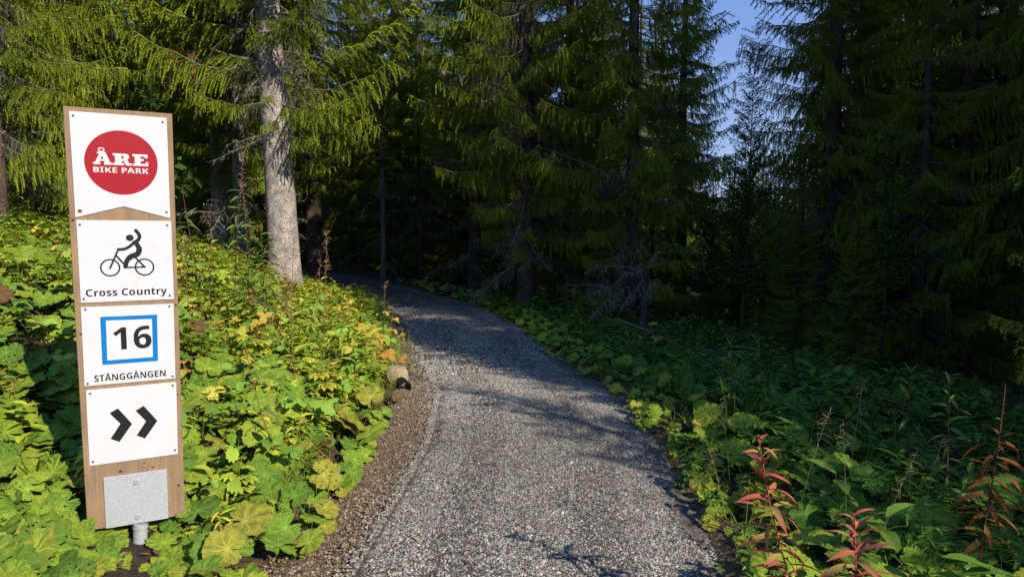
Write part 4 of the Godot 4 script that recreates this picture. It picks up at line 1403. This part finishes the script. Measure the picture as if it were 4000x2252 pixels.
func grass_stalk(at: Vector3, H: float, lean: Vector3, label: String) -> void:
	var o := thing("grass_stalk", label, "grass", at, "seed headed grass stalks on the right slope")
	rng.seed = int(absf(at.x) * 911 + absf(at.z) * 31)
	var st := curved(Vector3.ZERO, (Vector3.UP + lean).normalized(), H, 0.7, 9, 0.02)
	var b := MB.new()
	b.tube(st, [0.0018, 0.0018, 0.0016, 0.0016, 0.0014, 0.0013, 0.0012, 0.001, 0.001, 0.0007], 3, Color(0.26, 0.24, 0.09))
	part("stem", b.mesh(M.dry), o)
	var w := MB.new()
	for i in 22:
		var t := rr(0.72, 1.0)
		var si := mini(int(t * 9), 8)
		var p: Vector3 = st[si].lerp(st[si + 1], t * 9 - si)
		var q := curved(p, (Vector3(rr(-1, 1), rr(0, 1), rr(-1, 1))).normalized(), rr(0.02, 0.07), 0.9, 3, 0.1)
		w.tube(q, [0.0007, 0.0007, 0.0006, 0.0005], 3, Color(0.30, 0.24, 0.10))
		lance(w, q[3], Vector3(rr(-0.4, 0.4), -0.9, rr(-0.4, 0.4)).normalized(), Vector3.RIGHT, 0.012, 0.004, 0.0, Color(0.36, 0.29, 0.14), Color(0.36, 0.29, 0.14), 2)
	part("seed_head", w.mesh(M.dry), o)

func build_plants() -> void:
	fireweed(ground_pt(1.11, -2.50), 0.88, Vector3(-0.27, 0, -0.03), 62, 0.15, "red", "red fireweed leaning left at the lower right beside the path")
	fireweed(ground_pt(1.17, -2.28), 0.64, Vector3(-0.02, 0, 0.0), 56, 0.165, "red", "red fireweed right of the leaning one at the bottom edge")
	fireweed(ground_pt(2.06, -3.0), 1.02, Vector3(0.10, 0, 0), 38, 0.16, "orange", "orange red fireweed with curled seed tuft at the right edge", 0.3)
	fireweed(ground_pt(2.30, -3.6), 0.95, Vector3(0.0, 0, 0), 34, 0.14, "green", "green fireweed with reddish stem left of the orange one at the right edge")
	fireweed(ground_pt(1.72, -5.4), 0.72, Vector3(0.03, 0, 0), 34, 0.16, "green", "brownish green fireweed in the shade, nearer the path of two")
	fireweed(ground_pt(2.02, -5.5), 0.74, Vector3(-0.03, 0, 0), 34, 0.16, "green", "brownish green fireweed in the shade, farther from the path of two")
	fireweed(ground_pt(2.55, -4.4), 0.80, Vector3(0.03, 0, 0), 36, 0.16, "green", "dark green fireweed on the shaded slope to the right")
	fireweed(ground_pt(-3.10, -7.0), 1.45, Vector3(-0.10, 0, 0), 40, 0.17, "green", "green fireweed with thin tip close right of the sign plates", 0.4)
	fireweed(ground_pt(-2.92, -7.3), 1.85, Vector3(0.03, 0, 0), 44, 0.17, "green", "tallest fireweed with seed head right of the sign", 1.6)
	fireweed(ground_pt(-2.72, -7.2), 1.6, Vector3(0.04, 0, 0), 30, 0.15, "green", "fireweed with brown pods between the tallest one and the pale trunk", 1.6)
	fireweed(ground_pt(-2.42, -7.0), 1.28, Vector3(-0.02, 0, 0), 60, 0.19, "green", "bushy green fireweed before the foot of the pale trunk")
	fireweed(ground_pt(-2.55, -7.1), 1.35, Vector3(0.02, 0, 0), 30, 0.16, "green", "green fireweed left of the bushy one before the pale trunk", 0.8)
	fireweed(ground_pt(-1.74, -6.4), 1.36, Vector3(0.02, 0, 0), 3, 0.06, "dry", "dry brown stalk with curled seed tuft right of the pale trunk", 2.2)
	fireweed(ground_pt(-1.49, -8.0), 0.92, Vector3(0.0, 0, 0), 3, 0.05, "dry", "thin dry stalk among the orange leaves by the path", 0.5)
	fireweed(ground_pt(-1.40, -7.9), 0.66, Vector3(0.03, 0, 0), 2, 0.05, "dry", "shorter thin dry stalk among the orange leaves by the path", 0.4)
	fireweed(ground_pt(-1.95, -8.4), 0.75, Vector3(0.0, 0, 0), 3, 0.05, "dry", "small dry stalk close right of the pale trunk", 0.8)
	fireweed(ground_pt(-1.30, -3.95), 0.86, Vector3(-0.38, 0, 0), 22, 0.13, "green", "red stemmed fireweed leaning towards the sign edge")
	fireweed(ground_pt(-1.62, -5.2), 0.95, Vector3(-0.08, 0, 0), 4, 0.06, "dry", "tall dark bare stalk among the herbs right of the sign", 0.2)
	var k := 0
	for q in [[-2.9, -6.3, 1.0], [-2.2, -6.9, 1.15], [-2.0, -5.9, 0.8], [-3.4, -7.8, 1.2], [-2.75, -8.6, 1.1], [-2.3, -8.2, 1.0], [-3.6, -6.6, 1.1]]:
		k += 1
		fireweed(ground_pt(q[0], q[1]), q[2], Vector3(rr(-0.1, 0.1), 0, 0), 6, 0.09, "dry", ["lowest dry brown stalk among the herbs", "dry brown stalk nearest the sign edge among the herbs", "dry brown stalk before the foot of the pale trunk", "dry brown stalk in the middle of the yellow herbs", "dry brown stalk far back among the herbs left of the pale trunk", "dry brown stalk just left of the foot of the pale trunk", "dry brown stalk right of the foot of the pale trunk"][[1, 3, 0, 4, 5, 6, 2][k - 1]], 0.7)
	fireweed(ground_pt(-3.9, -5.2), 0.7, Vector3(0.1, 0, 0), 18, 0.12, "green", "small green fireweed left of the sign on the bank")

	# orange cranesbill leaves by the path
	var pm := leafy(mat(srgb(0.40, 0.21, 0.05), 0.6), 0.6)
	var py := leafy(mat(srgb(0.46, 0.34, 0.05), 0.6), 0.6)
	var pg := leafy(mat(srgb(0.15, 0.26, 0.03), 0.6), 0.6)
	var palms := [palm_leaf(950, 0.085, null), palm_leaf(951, 0.075, null), palm_leaf(952, 0.09, null)]
	for q in [[-1.55, -7.4, 0, 16, 0.40, "orange cranesbill leaves under the thin dry stalks"], [-1.32, -7.0, 0, 8, 0.26, "orange cranesbill leaves nearest the path above the stone"], [-1.42, -8.3, 1, 5, 0.45, "yellow orange cranesbill at the edge of the path bend"], [-2.6, -6.6, 1, 9, 0.4, "yellow cranesbill among the herbs before the pale trunk"], [-1.75, -4.9, 2, 9, 0.25, "green cranesbill above the broad leaves in mid left"], [1.55, -5.0, 1, 4, 0.2, "pale cut leaf plant at the right path edge"], [2.0, -9.6, 1, 4, 0.4, "yellow leaf plant at the foot of the broken snag"]]:
		var o := thing("cranesbill", q[5], "plant", ground_pt(q[0], q[1]))
		rng.seed = int(absf(q[0]) * 1000)
		for i in q[3]:
			var m: Material = [pm, py, pg][q[2]]
			if rng.randf() < 0.25: m = py if q[2] != 2 else pg
			part("leaf", palms[rng.randi_range(0, 2)], o, m, lay(Vector3(rr(-0.5, 0.7), 1, rr(0, 1.0)), rr(0, TAU), rr(0.7, 1.25), Vector3(rr(-0.22, 0.22), rr(0.4, 1.0) * q[4], rr(-0.2, 0.2))))

	for q in [[1.45, -3.5, 0.75, 0.15], [1.62, -3.25, 0.78, -0.1], [1.80, -3.7, 0.85, 0.05], [1.5, -2.9, 0.75, 0.2], [1.95, -3.3, 0.7, 0.1], [1.15, -3.6, 0.55, -0.2], [1.32, -4.1, 0.62, -0.12]]:
		grass_stalk(ground_pt(q[0], q[1]), q[2], Vector3(q[3], 0, 0.05), "thin grass stalk with pale seed head on the right slope")

func build_litter() -> void:
	var bits := []
	for i in 3:
		rng.seed = 1300 + i
		var b := MB.new()
		lance(b, Vector3(-0.02, 0, 0), Vector3(1, 0.1, 0).normalized(), Vector3.UP, [0.04, 0.06, 0.05][i], [0.018, 0.028, 0.004][i], -0.4, Color.WHITE, Color(0.8, 0.8, 0.8), 4)
		bits.append(b.mesh(M.dry))
	rng.seed = 1310
	var fx := [[], [], []]
	var fc := [[], [], []]
	for i in 900:
		var z := -2.3 - 10.0 * pow(rng.randf(), 1.5)
		var x := rr(-1.7, 1.5)
		var al := path_at(x, z)
		var e := absf(al.x) - half_width(al.y)
		if e < -0.15 and rng.randf() < 0.80: continue
		var y := path_surface(x, z, al.x / half_width(al.y), al.y) if e < 0.0 else height(x, z) + 0.012
		var v := rng.randi_range(0, 2)
		fx[v].append(Transform3D(Basis.from_euler(Vector3(rr(-0.4, 0.4), rr(0, TAU), rr(-0.4, 0.4))).scaled_local(Vector3.ONE * rr(0.4, 1.1)), Vector3(x, y + 0.006, z)))
		fc[v].append([Color(0.20, 0.11, 0.05), Color(0.30, 0.20, 0.08), Color(0.13, 0.08, 0.05)][rng.randi_range(0, 2)] * rr(0.7, 1.3))
	var lot := heap("leaf_litter")
	for v in 3: scatter("dry_leaves", bits[v], fx[v], fc[v], lot)
	var tx := []
	for i in 90:
		var z := -rr(8.0, 22.0)
		var x := rr(-7, 9)
		if absf(path_at(x, z).x) < 1.6: continue
		tx.append(Transform3D(Basis.from_euler(Vector3(rr(-0.3, 0.3), rr(0, TAU), rr(-0.15, 0.15))).scaled_local(Vector3.ONE * rr(0.6, 1.3)), ground_pt(x, z, rr(0.05, 0.3))))
	scatter("fallen_twigs", dead_br[2], tx, [], self)

func build_stones() -> void:
	# the tan stone over the drain pipe
	var sm := SphereMesh.new()
	sm.radial_segments = 11; sm.rings = 6; sm.radius = 1; sm.height = 2
	var arr := sm.get_mesh_arrays()
	var list := [[-1.10, -6.66, Vector3(0.105, 0.105, 0.085), "tan stone above the black drain pipe at the path's left edge", 3], [-1.35, -6.6, Vector3(0.05, 0.035, 0.05), "small tan stone left of the drain pipe", 4], [-2.62, -3.35, Vector3(0.11, 0.05, 0.08), "flat grey stone among leaves left of the sign", 5], [-1.45, -6.3, Vector3(0.045, 0.03, 0.04), "smallest stone on the soil left of the drain pipe", 6]]
	for q in list:
		var fn := FastNoiseLite.new()
		fn.seed = q[4]; fn.frequency = 0.7
		var vs: PackedVector3Array = arr[Mesh.ARRAY_VERTEX].duplicate()
		for i in vs.size():
			var p := vs[i]
			var d := pow(pow(absf(p.x), 3.5) + pow(absf(p.y), 3.5) + pow(absf(p.z), 3.5), -1.0 / 3.5)   # boxy, as a broken stone is
			p = p * d * (1.0 + 0.30 * fn.get_noise_3dv(p))
			p.x += 0.22 * p.y
			p.x = clampf(p.x, -0.86, 0.9); p.y = clampf(p.y, -0.9, 0.75); p.z = clampf(p.z, -0.9, 0.8)
			vs[i] = p * q[2]
		var b := MB.new()
		var ix: PackedInt32Array = arr[Mesh.ARRAY_INDEX]
		for i in range(0, ix.size(), 3): b.tri(vs[ix[i]], vs[ix[i + 1]], vs[ix[i + 2]], Color.WHITE)
		var o := part("stone", b.mesh(M.rock), self)
		o.position = ground_pt(q[0], q[1], q[2].y * 0.55 + (0.045 if q[4] == 3 else 0.0))
		o.rotation.y = q[4]
		tag(o, q[3], "stone")
	# corrugated drain pipe, its mouth towards the viewer
	var pc := ground_pt(-0.985, -6.36, 0.04)
	var o := thing("drain_pipe", "black corrugated drain pipe end sticking out under the tan stone", "pipe", pc)
	o.basis = Basis(Vector3.UP, 0.45) * Basis(Vector3.RIGHT, 0.1)
	var t := MB.new()
	var pts := []
	var rad := []
	for i in 14:
		pts.append(Vector3(0, 0, -0.012 * i)); rad.append(0.056 + (0.006 if i % 2 == 0 else 0.0))
	t.tube(pts, rad, 24, Color.WHITE)
	var inner := []
	var ir := []
	for i in 12:
		inner.append(Vector3(0, 0, -0.014 * i)); ir.append(0.049)
	t.tube(inner, ir, 24, Color.WHITE)
	part("pipe_wall", t.mesh(M.plastic, null, true), o)
	var rim := MB.new()
	for k in 24:
		var a := TAU * k / 24; var b := TAU * (k + 1) / 24
		rim.quad(Vector3(cos(a), sin(a), 0) * 0.049, Vector3(cos(b), sin(b), 0) * 0.049, Vector3(cos(b), sin(b), 0) * 0.062 + Vector3(0, 0, 0.001), Vector3(cos(a), sin(a), 0) * 0.062 + Vector3(0, 0, 0.001), Color(2.5, 2.5, 2.5))
	part("rim", rim.mesh(M.plastic), o)

func _ready() -> void:
	var cam := Camera3D.new()
	cam.name = "camera"
	cam.fov = rad_to_deg(2.0 * atan(1126.0 / 2740.0))
	cam.position = Vector3(0, 1.6, 0)
	cam.rotation.x = deg_to_rad(-5.0)
	cam.far = 400.0
	cam.near = 0.05
	add_child(cam)
	cam.current = true
	var env := Environment.new()
	env.background_mode = Environment.BG_SKY
	var sk := ProceduralSkyMaterial.new()
	sk.sky_top_color = Color(0.40, 0.57, 0.86)
	sk.sky_horizon_color = Color(0.74, 0.83, 0.94)
	sk.sky_curve = 0.12
	sk.ground_bottom_color = Color(0.10, 0.10, 0.08)
	sk.ground_horizon_color = Color(0.25, 0.27, 0.25)
	sk.sky_energy_multiplier = 0.95
	sk.sun_angle_max = 3.0
	var sky := Sky.new()
	sky.sky_material = sk
	env.sky = sky
	env.tonemap_mode = Environment.TONE_MAPPER_LINEAR
	env.tonemap_exposure = 1.2
	env.sdfgi_enabled = true
	env.ssao_enabled = true
	env.ssil_enabled = true
	var we := WorldEnvironment.new()
	we.name = "world_environment"
	we.environment = env
	add_child(we)
	var sun := DirectionalLight3D.new()
	sun.name = "sun"
	sun.light_color = Color(1.0, 0.965, 0.92)
	sun.light_energy = 1.6
	sun.light_angular_distance = 0.5
	sun.shadow_enabled = true
	add_child(sun)
	sun.look_at_from_position(-SUN_TRAVEL * 30.0, Vector3.ZERO)

	bump.seed = 9; bump.frequency = 0.35; bump.fractal_octaves = 3
	make_materials()
	build_ground()
	build_trees()
	build_sign()
	build_leaves()
	build_stones()
	build_plants()
	build_litter()
